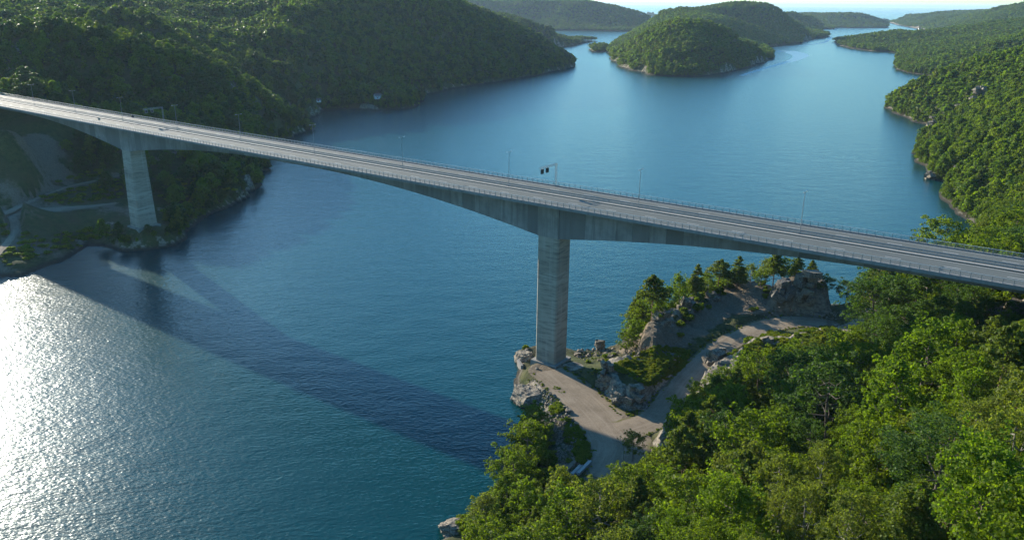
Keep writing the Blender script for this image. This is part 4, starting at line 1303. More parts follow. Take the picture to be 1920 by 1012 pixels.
HAND = [  # kind, top of the crown in the photo, height, crown radius, label
    ('broad', 990, 796, 13, 6.6, 'large round broadleaf tree on the shore just below the stony bank of the yard'),
    ('broad', 962, 842, 12, 5.4, 'broad green tree leaning over the water left of the parked timber'),
    ('birch', 905, 930, 11, 4.4, 'greyish tree nearest to the shore rock at the bottom edge'),
    ('bright', 985, 905, 11, 4.2, 'light green tree behind the shore rock, below the biggest shore tree'),
    ('bright', 1748, 606, 17, 6.2, 'tallest bright green tree with feathery top below the right end of the bridge'),
    ('broad', 1312, 762, 13, 6.6, 'big yellow green spreading tree beside the cliff at the yard corner'),
    ('dark', 1778, 802, 14, 8.2, 'huge dark blue green domed tree near the bottom right corner'),
    ('birch', 1548, 836, 14, 3.6, 'pale birch with white trunk showing, left of the huge dark domed tree'),
    ('birch', 1425, 838, 13, 4.6, 'grey green birch right of the big yellow green spreading tree'),
    ('pine', 1342, 706, 11, 2.4, 'small pine on the shaded bank left of its twin above the track'),
    ('pine', 1386, 694, 12, 3.0, 'larger of the two pines on the shaded bank above the track'),
    ('pine', 1897, 612, 15, 3.2, 'tall pine with bare reddish trunk at the right edge below the bridge'),
    ('birch', 1655, 514, 12, 4.4, 'pale birch hanging over the water under the bridge, right of the small inlet'),
    ('bright', 1682, 520, 11, 3.6, 'yellow green tree just right of the pale birch under the bridge'),
    ('dark', 1592, 526, 9, 3.2, 'lone dark bushy tree standing by the water between rock block and birch'),
    ('pine', 1192, 556, 14, 3.6, 'pine at the seaward end of the row on the rock knoll, nearest the pier'),
    ('pine', 1228, 514, 16, 4.4, 'tallest pine in the row along the knoll beside the water'),
    ('bright', 1258, 538, 10, 3.6, 'bright young tree between the pines at the left end of the knoll'),
    ('bright', 1278, 510, 11, 3.6, 'bright green tree between tallest pine and the pointed pine on the knoll'),
    ('pine', 1309, 494, 13, 3.2, 'pointed pine in the middle of the knoll row'),
    ('birch', 1330, 500, 9, 2.6, 'thin birch right of the pointed pine on the knoll'),
    ('pine', 1350, 489, 12, 3.8, 'round pine right of the thin birch on the knoll'),
    ('pine', 1388, 485, 13, 3.6, 'narrow topped pine at the upper end of the gravel slope'),
    ('bright', 1188, 602, 9, 3.4, 'bright green bushy tree at the foot of the knoll by the water'),
    ('bright', 1205, 575, 9, 3.2, 'light green tree in front of the first pine on the knoll'),
    ('pine', 1456, 480, 13, 3.6, 'pine with tall bare trunk behind the square rock block'),
    ('broad', 1476, 486, 9, 3.0, 'leafy tree between the two pines behind the square rock block'),
    ('pine', 1496, 484, 9, 2.4, 'small pine directly above the square rock block'),
    ('pine', 1526, 490, 8, 2.6, 'sparse pine at the right end of the square rock block'),
    ('broad', 1212, 548, 11, 4.0, 'leafy green tree between the first two pines on the knoll'),
    ('bright', 1240, 566, 8, 3.2, 'small bright tree at the cliff edge below the tallest pine'),
    ('bright', 1300, 522, 8, 3.0, 'low bright tree at the foot of the pointed pine'),
    ('broad', 1330, 518, 8, 3.2, 'low leafy tree under the thin birch on the knoll'),
    ('bright', 1366, 510, 7, 3.0, 'low bright tree between the last two pines of the row'),
    ('birch', 1412, 497, 9, 3.0, 'thin birch at the top of the gravel slope'),
    ('bright', 1430, 506, 7, 2.8, 'small bright tree at the top of the gravel slope'),
    ('birch', 1440, 484, 11, 3.0, 'slender birch left of the bare trunked pine'),
    ('broad', 1178, 622, 8, 3.2, 'leafy tree overhanging the water at the foot of the knoll'),
    ('dark', 1546, 516, 7, 2.8, 'dark bush like tree on the water side of the square rock block'),
    ('birch', 1190, 808, 9, 2.8, 'soft grey green birch beside the bare dead trunk at the yard end'),
    ('broad', 1236, 840, 9, 3.6, 'green tree at the foot of the cliff by the end of the yard'),
    ('bright', 1262, 880, 11, 4.4, 'bright green tree below the cliff at the yard end'),
    ('bright', 1450, 770, 9, 2.2, 'small brilliant green tree top in front of the deep shade'),
    ('birch', 1395, 760, 10, 2.6, 'slim pale tree left of the small brilliant green one'),
    ('bright', 1610, 790, 12, 3.6, 'light green tree at the lower border of the deep shade'),
    ('broad', 1660, 800, 12, 4.6, 'yellow green tree left of the huge dark domed tree, on the shade border'),
    ('dark', 1530, 790, 12, 3.4, 'upright blue green tree rising out of the deep shade'),
]
for kind, px, py, h, r, lab in HAND:
    x, y, z = hit(px, py, h * 0.96)
    add_tree(kind, x, y, z, h, r, lab)

# fill the near woods
def near_fill():
    rr = random.Random(5)
    sp = 5.6
    xs, ys = np.meshgrid(np.arange(-60, 330, sp), np.arange(40, 415, sp))
    xs = xs + np.array([rr.uniform(-0.42, 0.42) * sp for _ in range(xs.size)]).reshape(xs.shape)
    ys = ys + np.array([rr.uniform(-0.42, 0.42) * sp for _ in range(ys.size)]).reshape(ys.shape)
    x, y = xs.ravel(), ys.ravel()
    h, sd, rk, gv = RIGHT.height(x, y, True)
    rk = extra_rock('R', x, y, rk)
    ppx, ppy, dep = proj(np.stack([x, y, h + 6], 1))
    ok = (sd > 2.0) & (dep > 40) & (ppx > -250) & (ppx < 2150) & (ppy < 1180) & (rk < 0.75)
    for rd, mar in ((ROADS['R'][0], 4.0), (ROADS['R'][1], 5.0)):
        d, i, t = seg_dist(x, y, rd[:, :2])
        ok &= d > rd[i, 3] + mar
    bs = (x - BM[0]) * BD[0] + (y - BM[1]) * BD[1]
    bo = (x - BM[0]) * BN[0] + (y - BM[1]) * BN[1]
    # knolls, scree bank and quarry floor stay open
    for poly, z, w, _a, _b in KNOLLS[:4] + KNOLLS[5:]:
        ok &= sdist(x, y, poly) < -2.5
    open_px = [[(940, 640), (1130, 640), (1230, 640), (1400, 525), (1560, 525), (1630, 585), (1560, 640), (1380, 700), (1290, 760), (1236, 830), (1190, 880), (1120, 905), (1075, 900), (1050, 840), (1000, 780), (985, 775), (940, 780)],
               [(1380, 660), (1420, 625), (1560, 608), (1640, 595), (1600, 640), (1500, 668), (1420, 680)]]
    gx, gy, gd = proj(np.stack([x, y, h], 1))
    for poly in open_px:
        ok &= ~inside(gx, gy, poly)
    out = []
    for i in np.nonzero(ok)[0]:
        out.append((float(x[i]), float(y[i]), float(h[i]), float(bo[i]), float(bs[i]), float(sd[i])))
    return out
KEEP_WATER = [(500, 700), (962, 770), (938, 842), (926, 902), (888, 942), (874, 1012), (872, 1200), (500, 1200)]
KEEP_OPEN = [(985, 655), (1130, 640), (1240, 640), (1400, 525), (1560, 525), (1630, 585), (1560, 618), (1400, 658), (1310, 700), (1250, 770), (1215, 830), (1185, 872), (1130, 885), (1105, 905), (1070, 895), (1050, 850), (1030, 770)]
rr = random.Random(17)
cand = near_fill()
cand.sort(key=lambda c: c[0] ** 2 + c[1] ** 2 + (CAM_H - c[2]) ** 2)
for x, y, z, bo, bs, sd in cand:
    patch = float(fbm(np.array([x]), np.array([y]), 28, 2, 77)[0])
    u = rr.random() * 0.8 + 0.1 + patch * 1.5
    kind = 'dark' if u < 0.14 else 'broad' if u < 0.52 else 'bright' if u < 0.74 else 'birch' if u < 0.88 else 'pine' if u < 0.98 else 'broad'
    big_ = rr.random()
    h = rr.uniform(9.0, 13.0) if big_ < 0.45 else rr.uniform(12.0, 18.0)
    r = h * {'broad': 0.48, 'dark': 0.50, 'bright': 0.40, 'birch': 0.31, 'pine': 0.26}[kind] * rr.uniform(0.85, 1.15)
    if sd < 6: h *= 0.75
    if -4 < bo < 30:      # trees under the deck stay low
        room = (46.5 if -3 < bo else 50) - z if bs < 105 else 51.5 - z
        if room < 3.2: continue
        h = min(h, room); r = min(r, h * 0.42)
    if bs > 20 and 26 < bo < 60: h = min(h, 62.5 - z) if z < 58 else h
    if h < 3.0: continue
    blocked = False
    for _k in range(4):
        cx_, cy_, _d = proj(np.array([[x + r * 0.75 * a_, y + r * 0.75 * b_, z + h * c_] for a_, b_, c_ in ((0, 0, 1), (-1, 0, .75), (1, 0, .75), (0, 0, .6), (0.3, 0.9, .8), (-0.3, 0.9, .8))]))
        blocked = inside(cx_, cy_, KEEP_OPEN).any() or inside(cx_, cy_, KEEP_WATER).any()
        if not blocked: break
        h *= 0.8; r *= 0.84
    if blocked or h < 3.0: continue
    if any((x - a[1]) ** 2 + (y - a[2]) ** 2 < (0.70 * (r + a[5])) ** 2 for a in TREES):
        continue
    add_tree(kind, x, y, z, h, r)

# the ones that show largest become trees of their own
def shows(tr):
    px, py, d = proj(np.array([[tr[1], tr[2], tr[3] + tr[4] * 0.6]]))
    inv = -60 < px[0] < 2080 and py[0] < 1230
    return (tr[4] * tr[5] / d[0] ** 2) if inv else -1
order = sorted(TREES, key=lambda t: (t[6] is None, -shows(t)))
count = {}
NEAR, REST = [], []
for tr in order:
    nm = KIND_NAME[tr[0]]
    lim = {'broadleaf_tree': 240, 'birch_tree': 110, 'pine_tree': 110}[nm]
    if shows(tr) > 0 and count.get(nm, 0) < lim:
        count[nm] = count.get(nm, 0) + 1
        NEAR.append(tr)
    else:
        REST.append(tr)

# places one can find in the photo
def zone(x, y, z, h):
    px, py, d = proj(np.array([[x, y, z + h * 0.7]]))
    px, py = px[0], py[0]
    bo = (x - BM[0]) * BN[0] + (y - BM[1]) * BN[1]
    if bo > 24: return 'beyond the far bridge railing'
    if px < 1010: return 'at the shore left of the timber'
    if px < 1180 and py > 830: return 'below the timber stacks'
    if py < 640 and px > 1560: return 'close under the right bridge end'
    if py < 760 and px < 1480: return 'in deep shade above the track'
    if py < 760 and px < 1700: return 'in deep shade under the bridge'
    if py < 760: return 'beside the tallest bright tree'
    if px < 1290: return 'below the yard cliff'
    if px < 1420: return 'under the big spreading tree' if py > 870 else 'around the big spreading tree'
    if px < 1560: return 'low on the slope below the birch' if py > 890 else 'on the lower shade border'
    if px < 1700: return 'at the bottom left of the dark dome' if py > 880 else 'between shade and the dark dome'
    return 'below the dark domed tree' if py > 900 else 'right of the dark domed tree'
ORD = ['first', 'second', 'third', 'fourth', 'fifth', 'sixth', 'seventh', 'eighth', 'ninth', 'tenth', 'eleventh', 'twelfth', 'thirteenth', 'fourteenth', 'fifteenth', 'sixteenth', 'seventeenth', 'eighteenth']
groups = {}
pxy = {}
for i, tr in enumerate(NEAR):
    a, b, d = proj(np.array([[tr[1], tr[2], tr[3] + tr[4]]]))
    pxy[i] = (a[0], b[0])
    if tr[6] is None:
        key = (('taller ' if tr[4] > 11 else 'lower ') + KIND_LOOK[tr[0]], zone(tr[1], tr[2], tr[3], tr[4]))
        groups.setdefault(key, []).append(i)
labels = {}
for (look, zn), ids in groups.items():
    rows = [('', ids)]
    if len(ids) > 10:
        o_ = sorted(ids, key=lambda i: pxy[i][1])
        nr = 2 if len(ids) <= 20 else 3
        nm_ = ['upper row', 'lower row'] if nr == 2 else ['upper row', 'middle row', 'lower row']
        rows = [(' in ' + nm_[q], o_[q * len(o_) // nr:(q + 1) * len(o_) // nr]) for q in range(nr)]
    for rn, sub in rows:
        sub = sorted(sub, key=lambda i: pxy[i][0])
        for k, i in enumerate(sub):
            labels[i] = look + ' ' + zn if len(ids) == 1 else f'{look} {zn}, {ORD[k] if k < 18 else "last"} from left{rn}'
GROUP = {'broadleaf_tree': 'broadleaf trees on the near hillside', 'birch_tree': 'birches on the near hillside', 'pine_tree': 'pines on the near hillside'}
for i, (kind, x, y, z, h, r, lab) in enumerate(NEAR):
    pl = FINE[kind] if math.sqrt(x * x + y * y + (CAM_H - z) ** 2) < 150 else PROTO[kind]
    tm, cm = pl[i % len(pl)]
    t = empty(KIND_NAME[kind], (x, y, z - 0.1), R_.uniform(0, 6.28), label=lab or labels[i], category='pine' if kind == 'pine' else 'birch' if kind == 'birch' else 'tree', group=GROUP[KIND_NAME[kind]])
    base_r = {'broad': 5.0, 'dark': 4.9, 'bright': 4.4, 'birch': 3.6, 'pine': 3.2}[kind]
    t.scale = (r / base_r, r / base_r, h / 12.0)
    t.rotation_euler = (R_.gauss(0, 0.035), R_.gauss(0, 0.035), R_.uniform(0, 6.28))
    obj('trunk', tm, t); obj('crown', cm, t)

# bare dead trees
def dead_tree(seed, h, lean):
    rng = np.random.default_rng(seed)
    mb = MB()
    def grow(p, d, L, r, lvl):
        q = p + d * L
        mb.tube(p, q, r, r * 0.6, 6 if lvl == 0 else 4, False)
        if lvl >= 3: return
        for k in range(3 if lvl else 5):
            f = 0.35 + 0.6 * rng.random()
            nd = d * 0.75 + rng.normal(size=3) * 0.5
            nd[2] = abs(nd[2]) + 0.2
            nd /= np.linalg.norm(nd)
            grow(p + d * L * f, nd, L * (0.3 + 0.25 * rng.random()), r * 0.5, lvl + 1)
    d0 = np.array([lean, 0.05, 1.0]); d0 /= np.linalg.norm(d0)
    grow(np.array([0, 0, -0.4]), d0, h * 0.75, 0.14, 0)
    return mb.mesh('dead_tree', M['dead_bark'])
for (px, py, h, seed, lean, lb) in [(1172, 812, 9, 3, -0.02, 'bare dead trunk standing at the lower end of the gravel yard'), (1046, 925, 10, 9, 0.1, 'pale leafless dead tree in the dark gap below the timber stacks')]:
    x, y, z = hit(px, py, h * 0.9)
    o = obj('dead_tree', dead_tree(seed, h, lean), label=lb, category='dead tree')
    o.location = (x, y, z)

# ------------------------------------------------------------------ woods that read as one mass
SRC = {}
def low_tree(seed, h, r, n, size, mat, cone=0.0, lobes=6):
    rng = np.random.default_rng(seed)
    parts = []
    for i in range(lobes):
        u = (i + 0.5) / lobes
        a = i * 2.4
        rad = r * (0.45 + 0.2 * rng.random()) * (1 - cone * u * 0.7)
        dist = r * 0.55 * (1 - cone * u) * math.sin(math.pi * (0.15 + 0.75 * u))
        parts.append(leaves(rng, (math.cos(a) * dist, math.sin(a) * dist, h * (0.3 + 0.55 * u)), rad, n // lobes, size, 0.95))
    parts.append(leaves(rng, (0, 0, h * 0.9), r * 0.4 * (1 - 0.5 * cone), n // lobes, size, 1.0 + cone))
    return crown_mesh('forest_tree', parts, M[mat])
forest_col = bpy.data.collections.new('forest_sources')
def reg(nm, me):
    o = bpy.data.objects.new(nm, me)
    forest_col.objects.link(o)
reg('wood_tree.000', low_tree(31, 10, 4.0, 560, 0.95, 'forest_mix'))
reg('wood_tree.001', low_tree(32, 10, 3.6, 520, 0.95, 'forest_mix', 0.2))
reg('wood_tree.002', low_tree(33, 10, 4.2, 560, 0.95, 'broad'))
reg('wood_tree.003', low_tree(34, 11, 2.8, 460, 0.85, 'pine', 0.6, 7))
reg('wood_tree.004', low_tree(35, 10, 3.4, 500, 0.9, 'bright', 0.2))
reg('wood_tree.005', low_tree(36, 10, 4.4, 130, 2.1, 'forest_mix'))
reg('wood_tree.006', low_tree(37, 10, 4.0, 120, 2.0, 'forest_mix', 0.25))
reg('wood_tree.007', low_tree(38, 11, 3.2, 110, 1.8, 'pine', 0.6))
reg('wood_tree.008', low_tree(38, 10, 4.0, 560, 0.95, 'hill_shade'))
reg('wood_tree.009', low_tree(39, 10, 4.2, 130, 2.1, 'hill_shade'))
bush_col = bpy.data.collections.new('bush_sources')
for i, b in enumerate(BUSH):
    o = bpy.data.objects.new('wood_bush.%03d' % i, b); bush_col.objects.link(o)

def scatter(name, pts, rot, scl, idx, col, label):
    me = bpy.data.meshes.new(name)
    me.vertices.add(len(pts))
    me.vertices.foreach_set('co', np.asarray(pts, np.float32).ravel())
    a = me.attributes.new('rot', 'FLOAT_VECTOR', 'POINT'); a.data.foreach_set('vector', np.asarray(rot, np.float32).ravel())
    a = me.attributes.new('scl', 'FLOAT_VECTOR', 'POINT'); a.data.foreach_set('vector', np.asarray(scl, np.float32).ravel())
    a = me.attributes.new('idx', 'INT', 'POINT'); a.data.foreach_set('value', np.asarray(idx, np.int32))
    o = obj(name, me, kind='stuff', label=label)
    g = bpy.data.node_groups.new(name + '_scatter', 'GeometryNodeTree')
    g.interface.new_socket('Geometry', in_out='INPUT', socket_type='NodeSocketGeometry')
    g.interface.new_socket('Geometry', in_out='OUTPUT', socket_type='NodeSocketGeometry')
    gi, go = g.nodes.new('NodeGroupInput'), g.nodes.new('NodeGroupOutput')
    ci = g.nodes.new('GeometryNodeCollectionInfo')
    ci.inputs['Collection'].default_value = col
    ci.inputs['Separate Children'].default_value = True
    ci.inputs['Reset Children'].default_value = True
    ip = g.nodes.new('GeometryNodeInstanceOnPoints')
    ip.inputs['Pick Instance'].default_value = True
    def na(n, ty):
        k = g.nodes.new('GeometryNodeInputNamedAttribute'); k.data_type = ty
        k.inputs['Name'].default_value = n
        return k.outputs['Attribute']
    g.links.new(gi.outputs[0], ip.inputs['Points'])
    g.links.new(ci.outputs[0], ip.inputs['Instance'])
    g.links.new(na('idx', 'INT'), ip.inputs['Instance Index'])
    g.links.new(na('rot', 'FLOAT_VECTOR'), ip.inputs['Rotation'])
    g.links.new(na('scl', 'FLOAT_VECTOR'), ip.inputs['Scale'])
    g.links.new(ip.outputs[0], go.inputs[0])
    mo = o.modifiers.new('scatter', 'NODES'); mo.node_group = g
    return o

def cells(r0, r1, a0, a1, space):
    """jittered points on rings, spacing grows with distance"""
    rng = np.random.default_rng(int(r0) + 5)
    X, Y, S = [], [], []
    r = r0
    while r < r1:
        sp = space(r)
        n = max(1, int((a1 - a0) * r / sp))
        a = a0 + (np.arange(n) + rng.random(n)) / n * (a1 - a0)
        q = r + (rng.random(n) - 0.5) * sp * 0.9
        X.append(q * np.sin(a)); Y.append(q * np.cos(a)); S.append(np.full(n, sp))
        r += sp * 0.92
    return np.concatenate(X), np.concatenate(Y), np.concatenate(S)

def space(r):
    return np.interp(r, [250, 600, 1000, 2000, 3500, 6000], [6.2, 6.6, 7.2, 9.0, 13, 20])

def wood(key, name, r0, r1, a0, a1, label, extra=()):
    L = LANDS[key]
    x, y, s = cells(r0, r1, a0, a1, space)
    x2, y2, s2 = cells(r0, max(r0 + 5, min(r1, 2400)), a0, a1, lambda r_: space(r_) * 0.5)
    first = len(x)
    x, y, s = np.concatenate([x, x2]), np.concatenate([y, y2]), np.concatenate([s, s2])
    fringe = np.arange(len(x)) >= first
    P = np.array(L.poly)
    b = (x > P[:, 0].min()) & (x < P[:, 0].max()) & (y > P[:, 1].min()) & (y < P[:, 1].max())
    x, y, s, fringe = x[b], y[b], s[b], fringe[b]
    b = inside(x, y, L.poly)
    x, y, s, fringe = x[b], y[b], s[b], fringe[b]
    b = ~fringe
    b[fringe] = sdist(x[fringe], y[fringe], L.poly) < np.maximum(7, np.hypot(x[fringe], y[fringe]) * 0.006)
    x, y, s, fringe = x[b], y[b], s[b], fringe[b]
    rng = np.random.default_rng(len(x))
    h, sd, rk, gv = L.height(x, y, True)
    rk = extra_rock(key, x, y, rk)
    r = np.hypot(x, y)
    ok = (sd > np.where(fringe, 0.3, np.where(r > 500, 0.6, 1.5))) & (gv < 0.05) & (fringe | (rk < 0.85 + 0.3 * rng.random(len(x))))
    if key == 'A':
        bs = (x - BM[0]) * BD[0] + (y - BM[1]) * BD[1]
        bo = (x - BM[0]) * BN[0] + (y - BM[1]) * BN[1]
        ok &= ~((bo > -8) & (bo < 30) & (bs > -460) & (h > 12))
        ok &= ~((bo > -14) & (bo < 34) & (bs < -258) & (bs > -400))
        gx, gy, gd = proj(np.stack([x, y, h], 1))
        for poly in ([(-200, 380), (60, 355), (250, 318), (330, 290), (345, 330), (300, 435), (230, 450), (0, 525), (-200, 560)], [(20, 205), (170, 240), (170, 345), (90, 350)]):
            ok &= ~(inside(gx, gy, poly) & (rng.random(len(x)) < 0.72))
        for rd in ROADS['A']:
            d, i, t = seg_dist(x, y, rd[:, :2]); ok &= d > rd[i, 3] + 2.5
        ok &= ~((x < -0.59 * y) & (y < 440)) & ~((x < -195) & (y < 345))
        for cx, cy, cr in CLEARINGS:
            ok &= np.hypot(x - cx, y - cy) > cr
        ok &= np.hypot(x - bpt(PIER_S[1], 12)[0], y - bpt(PIER_S[1], 12)[1]) > 9
    ok &= ~((rng.random(len(x)) < 0.06))
    x, y, s, h, sd, r = x[ok], y[ok], s[ok], h[ok], sd[ok], r[ok]
    n = len(x)
    size = s / 5.4 * (0.55 + 0.85 * rng.random(n) ** 1.3) * np.clip(0.72 + sd / 30, 0.72, 1.0)
    tall = np.minimum(size, np.interp(s, [5, 9, 20], [1.25, 1.15, 1.25])) * (0.85 + 0.35 * rng.random(n)) * (1 + 0.25 * vnoise(x / 40, y / 40, 4))
    patch = vnoise(x / 55, y / 55, 9) + 0.5
    u = rng.random(n)
    near = r < 900
    idx = np.where(near, np.select([u < 0.26 + 0.2 * patch, u < 0.5, u < 0.74, u < 0.90], [0, 1, 2, 3], 4), np.select([u < 0.4, u < 0.75], [5, 6], 7))
    if key == 'R':
        v_ = rng.random(n)
        idx = np.where((v_ < 0.3) & near & (idx != 3), 4, idx)
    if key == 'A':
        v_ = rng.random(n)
        idx = np.where((v_ < 0.45) & (idx < 5), 8, np.where((v_ < 0.45) & (idx >= 5) & (idx != 7), 9, idx))  # part of these trees take the shade-coloured leaves
    pts = np.stack([x, y, h - 0.4], 1)
    rot = np.stack([np.zeros(n), np.zeros(n), rng.random(n) * 6.28], 1)
    scl = np.stack([size, size, tall], 1)
    if len(extra):
        e = np.array([(t[1], t[2], t[3]) for t in extra])
        ei = np.array([{'broad': 0, 'dark': 1, 'bright': 4, 'birch': 2, 'pine': 3}[t[0]] for t in extra])
        es = np.array([(t[5] / 4, t[5] / 4, t[4] / 10) for t in extra])
        pts = np.concatenate([pts, e]); idx = np.concatenate([idx, ei]); scl = np.concatenate([scl, es])
        rot = np.concatenate([rot, np.stack([np.zeros(len(e))] * 2 + [rng.random(len(e)) * 6.28], 1)])
    print(name, len(pts))
    return scatter(name, pts, rot, scl, idx, forest_col, label)

def on_bank(px, py):
    x, y, z = hit(px, py, 0.3, 'A', 300, 2200)
    return (float(x), float(y))
COTTAGES = [(on_bank(708, 184), 'white', 0.5, 7.5, 'white cottage with dark roof at the edge of the dark wood across the fjord'), (on_bank(546, 215), 'white', 1.2, 6.0, 'pale boathouse on the small rocky point behind the bridge'), (on_bank(599, 207), 'white', 0.2, 4.5, 'little white boathouse at the head of the cove'),
            (on_bank(537, 202), 'signback', 0.9, 6.5, 'grey cabin among trees above the small rocky point')]
CLEARINGS = [(c[0][0], c[0][1], 11) for c in COTTAGES] + [(c[0][0] - 0.1 * (i + 1) * c[0][0] / 10, c[0][1] - 12, 10) for i, c in enumerate(COTTAGES)]
wood('R', 'forest', 415, 6800, 0.1, 0.85, 'mixed green wood covering the hills along the right shore', REST)
wood('A', 'forest', 290, 2900, -0.85, 0.12, 'dark mixed wood covering the hills behind the far end of the bridge')
wood('I', 'forest', 1250, 6000, 0.05, 0.50, 'green wood covering the island hills in mid fjord')
wood('B', 'forest', 3450, 4600, -0.2, 0.17, 'bluish wood covering the distant ridge')
wood('S', 'forest', 2050, 2200, 0.08, 0.12, 'clump of trees covering the small islet')

# undergrowth between the near trees, heath on the knoll, bushes on the banks
def under():
    rng = np.random.default_rng(3)
    x = rng.uniform(-60, 300, 60000); y = rng.uniform(40, 400, 60000)
    h, sd, rk, gv = RIGHT.height(x, y, True)
    rk = extra_rock('R', x, y, rk)
    px, py, d = proj(np.stack([x, y, h], 1))
    ok = (sd > 1.0) & (px > -150) & (px < 2050) & (py < 1150) & (d > 30)
    gd = np.full(len(x), 1e9)
    for rd in ROADS['R']:
        dd, i, t = seg_dist(x, y, rd[:, :2]); gd = np.minimum(gd, dd - rd[i, 3])
    ok &= gd > 0.9
    ok &= ~((px < 1040) & (py < 790) & (rng.random(len(x)) < 0.97))
    ok &= (rk < 0.6) | (rng.random(len(x)) < 0.05)
    quarry = inside(px, py, [(1130, 640), (1240, 640), (1400, 520), (1560, 520), (1630, 590), (1540, 640), (1380, 640), (1300, 740), (1200, 780), (1040, 720), (990, 700), (985, 655)])
    bank = inside(px, py, [(1040, 730), (1100, 800), (1110, 880), (1080, 900), (1040, 880), (1000, 780), (985, 740)])
    heath = inside(px, py, [(1128, 690), (1150, 682), (1170, 664), (1236, 645), (1292, 655), (1288, 690), (1225, 735), (1180, 722)]) & (gd > 1.2)
    ridge = inside(px, py, [(1380, 690), (1400, 650), (1480, 622), (1560, 612), (1640, 595), (1600, 640), (1500, 670), (1420, 690)])
    r = rng.random(len(x))
    keep = np.where(heath, r < 0.0, np.where(quarry, r < 0.035, np.where(bank, r < 0.10, np.where(ridge, r < 0.5, r < 0.32)))) & ok
    idx = np.where(heath, 2, np.where(bank | quarry, np.where(rng.random(len(x)) < 0.75, 0, 2), np.where(ridge, np.where(rng.random(len(x)) < 0.6, 0, 2), np.where(rng.random(len(x)) < 0.25, 0, 1))))
    s = np.where(heath, rng.uniform(0.3, 0.75, len(x)), np.where(bank | quarry, rng.uniform(0.4, 1.0, len(x)), np.where(ridge, rng.uniform(0.4, 1.3, len(x)), rng.uniform(0.7, 1.9, len(x)))))
    k = keep
    n = int(k.sum())
    m_ = int(keep.sum())
    scatter('undergrowth', np.stack([x[k], y[k], h[k] - 0.15], 1), np.stack([np.zeros(m_), np.zeros(m_), rng.random(m_) * 6.28], 1), np.stack([s[k]] * 3, 1), idx[k], bush_col, 'low bushes and undergrowth between the trees of the near hillside')

def patch_px(polys, n, seed, land='R'):
    """ground points spread over outlines seen in the photo"""
    rr = random.Random(seed)
    P = []
    while len(P) < n:
        poly = rr.choice(polys)
        a = (rr.uniform(min(p[0] for p in poly), max(p[0] for p in poly)), rr.uniform(min(p[1] for p in poly), max(p[1] for p in poly)))
        if inside(np.array([a[0]]), np.array([a[1]]), poly)[0]:
            P.append(a)
    P = np.array(P)
    v = F_[None] + (P[:, :1] - 960) / FPX * RT[None] - (P[:, 1:] - 506) / FPX * UP[None]
    zg = np.full(len(P), 8.0)
    for _ in range(16):
        t = (zg - CAM_H) / v[:, 2]
        zg = 0.5 * zg + 0.5 * LANDS[land].height(v[:, 0] * t, v[:, 1] * t)
    t = (zg - CAM_H) / v[:, 2]
    return v[:, 0] * t, v[:, 1] * t, zg

def bush_patch(name, polys, n, seed, lo, hi, kinds, label, land='R'):
    x, y, z = patch_px(polys, n, seed, land)
    if land == 'A':
        near = np.min([seg_dist(x, y, rd[:, :2])[0] - rd[:, 3].max() for rd in ROADS['A']], axis=0)
        k = (near > 0.5) & (z > 0.4); x, y, z = x[k], y[k], z[k]; n = len(x)
    rng = np.random.default_rng(seed)
    s_ = rng.uniform(lo, hi, n)
    scatter(name, np.stack([x, y, z - 0.1], 1), np.stack([np.zeros(n), np.zeros(n), rng.random(n) * 6.28], 1), np.stack([s_, s_, s_ * 0.8], 1), rng.choice(kinds, n), bush_col, label)
under()
bush_patch('heath', [[(1146, 690), (1152, 682), (1172, 668), (1236, 648), (1292, 656), (1288, 684), (1250, 712), (1218, 726), (1180, 706)]], 900, 4, 0.25, 0.6, [2, 2, 2, 0], 'yellow green heath growing over the rock knoll by the pier yard')
bush_patch('bushes', [[(1390, 668), (1405, 642), (1440, 622), (1480, 628), (1470, 655), (1420, 680)], [(1480, 640), (1500, 622), (1560, 612), (1580, 630), (1500, 655)]], 420, 5, 0.35, 1.0, [0, 0, 2, 2, 1], 'yellow and green bushes on the sunny bank above the track')
bush_patch('bushes', [[(1052, 800), (1072, 792), (1100, 815), (1104, 850), (1078, 850)], [(1030, 762), (1048, 757), (1056, 772), (1036, 778)], [(1080, 840), (1100, 830), (1104, 862), (1086, 872)]], 150, 6, 0.35, 0.9, [0, 0, 0, 1], 'bright bushes on the stony bank below the yard')
bush_patch('bank_scrub', [[(0, 420), (60, 440), (230, 425), (240, 440), (100, 475), (0, 505)], [(60, 372), (225, 335), (235, 370), (120, 385)], [(300, 330), (380, 300), (480, 320), (460, 350), (330, 420), (300, 410)], [(100, 345), (230, 300), (232, 322)]], 420, 12, 0.5, 1.5, [1, 1, 0, 2], 'low scrub on the shaded bank round the far pier', 'A')
bush_patch('verge_weeds', [[(1100, 690), (1135, 690), (1140, 700), (1105, 704)], [(1135, 745), (1150, 750), (1165, 778), (1150, 775)], [(1080, 800), (1100, 812), (1120, 850), (1100, 850)], [(1040, 720), (1060, 735), (1055, 740), (1038, 728)], [(1075, 660), (1140, 662), (1140, 676), (1090, 676)]], 160, 7, 0.12, 0.35, [2, 0, 1], 'low weeds along the edges of the gravel yard')

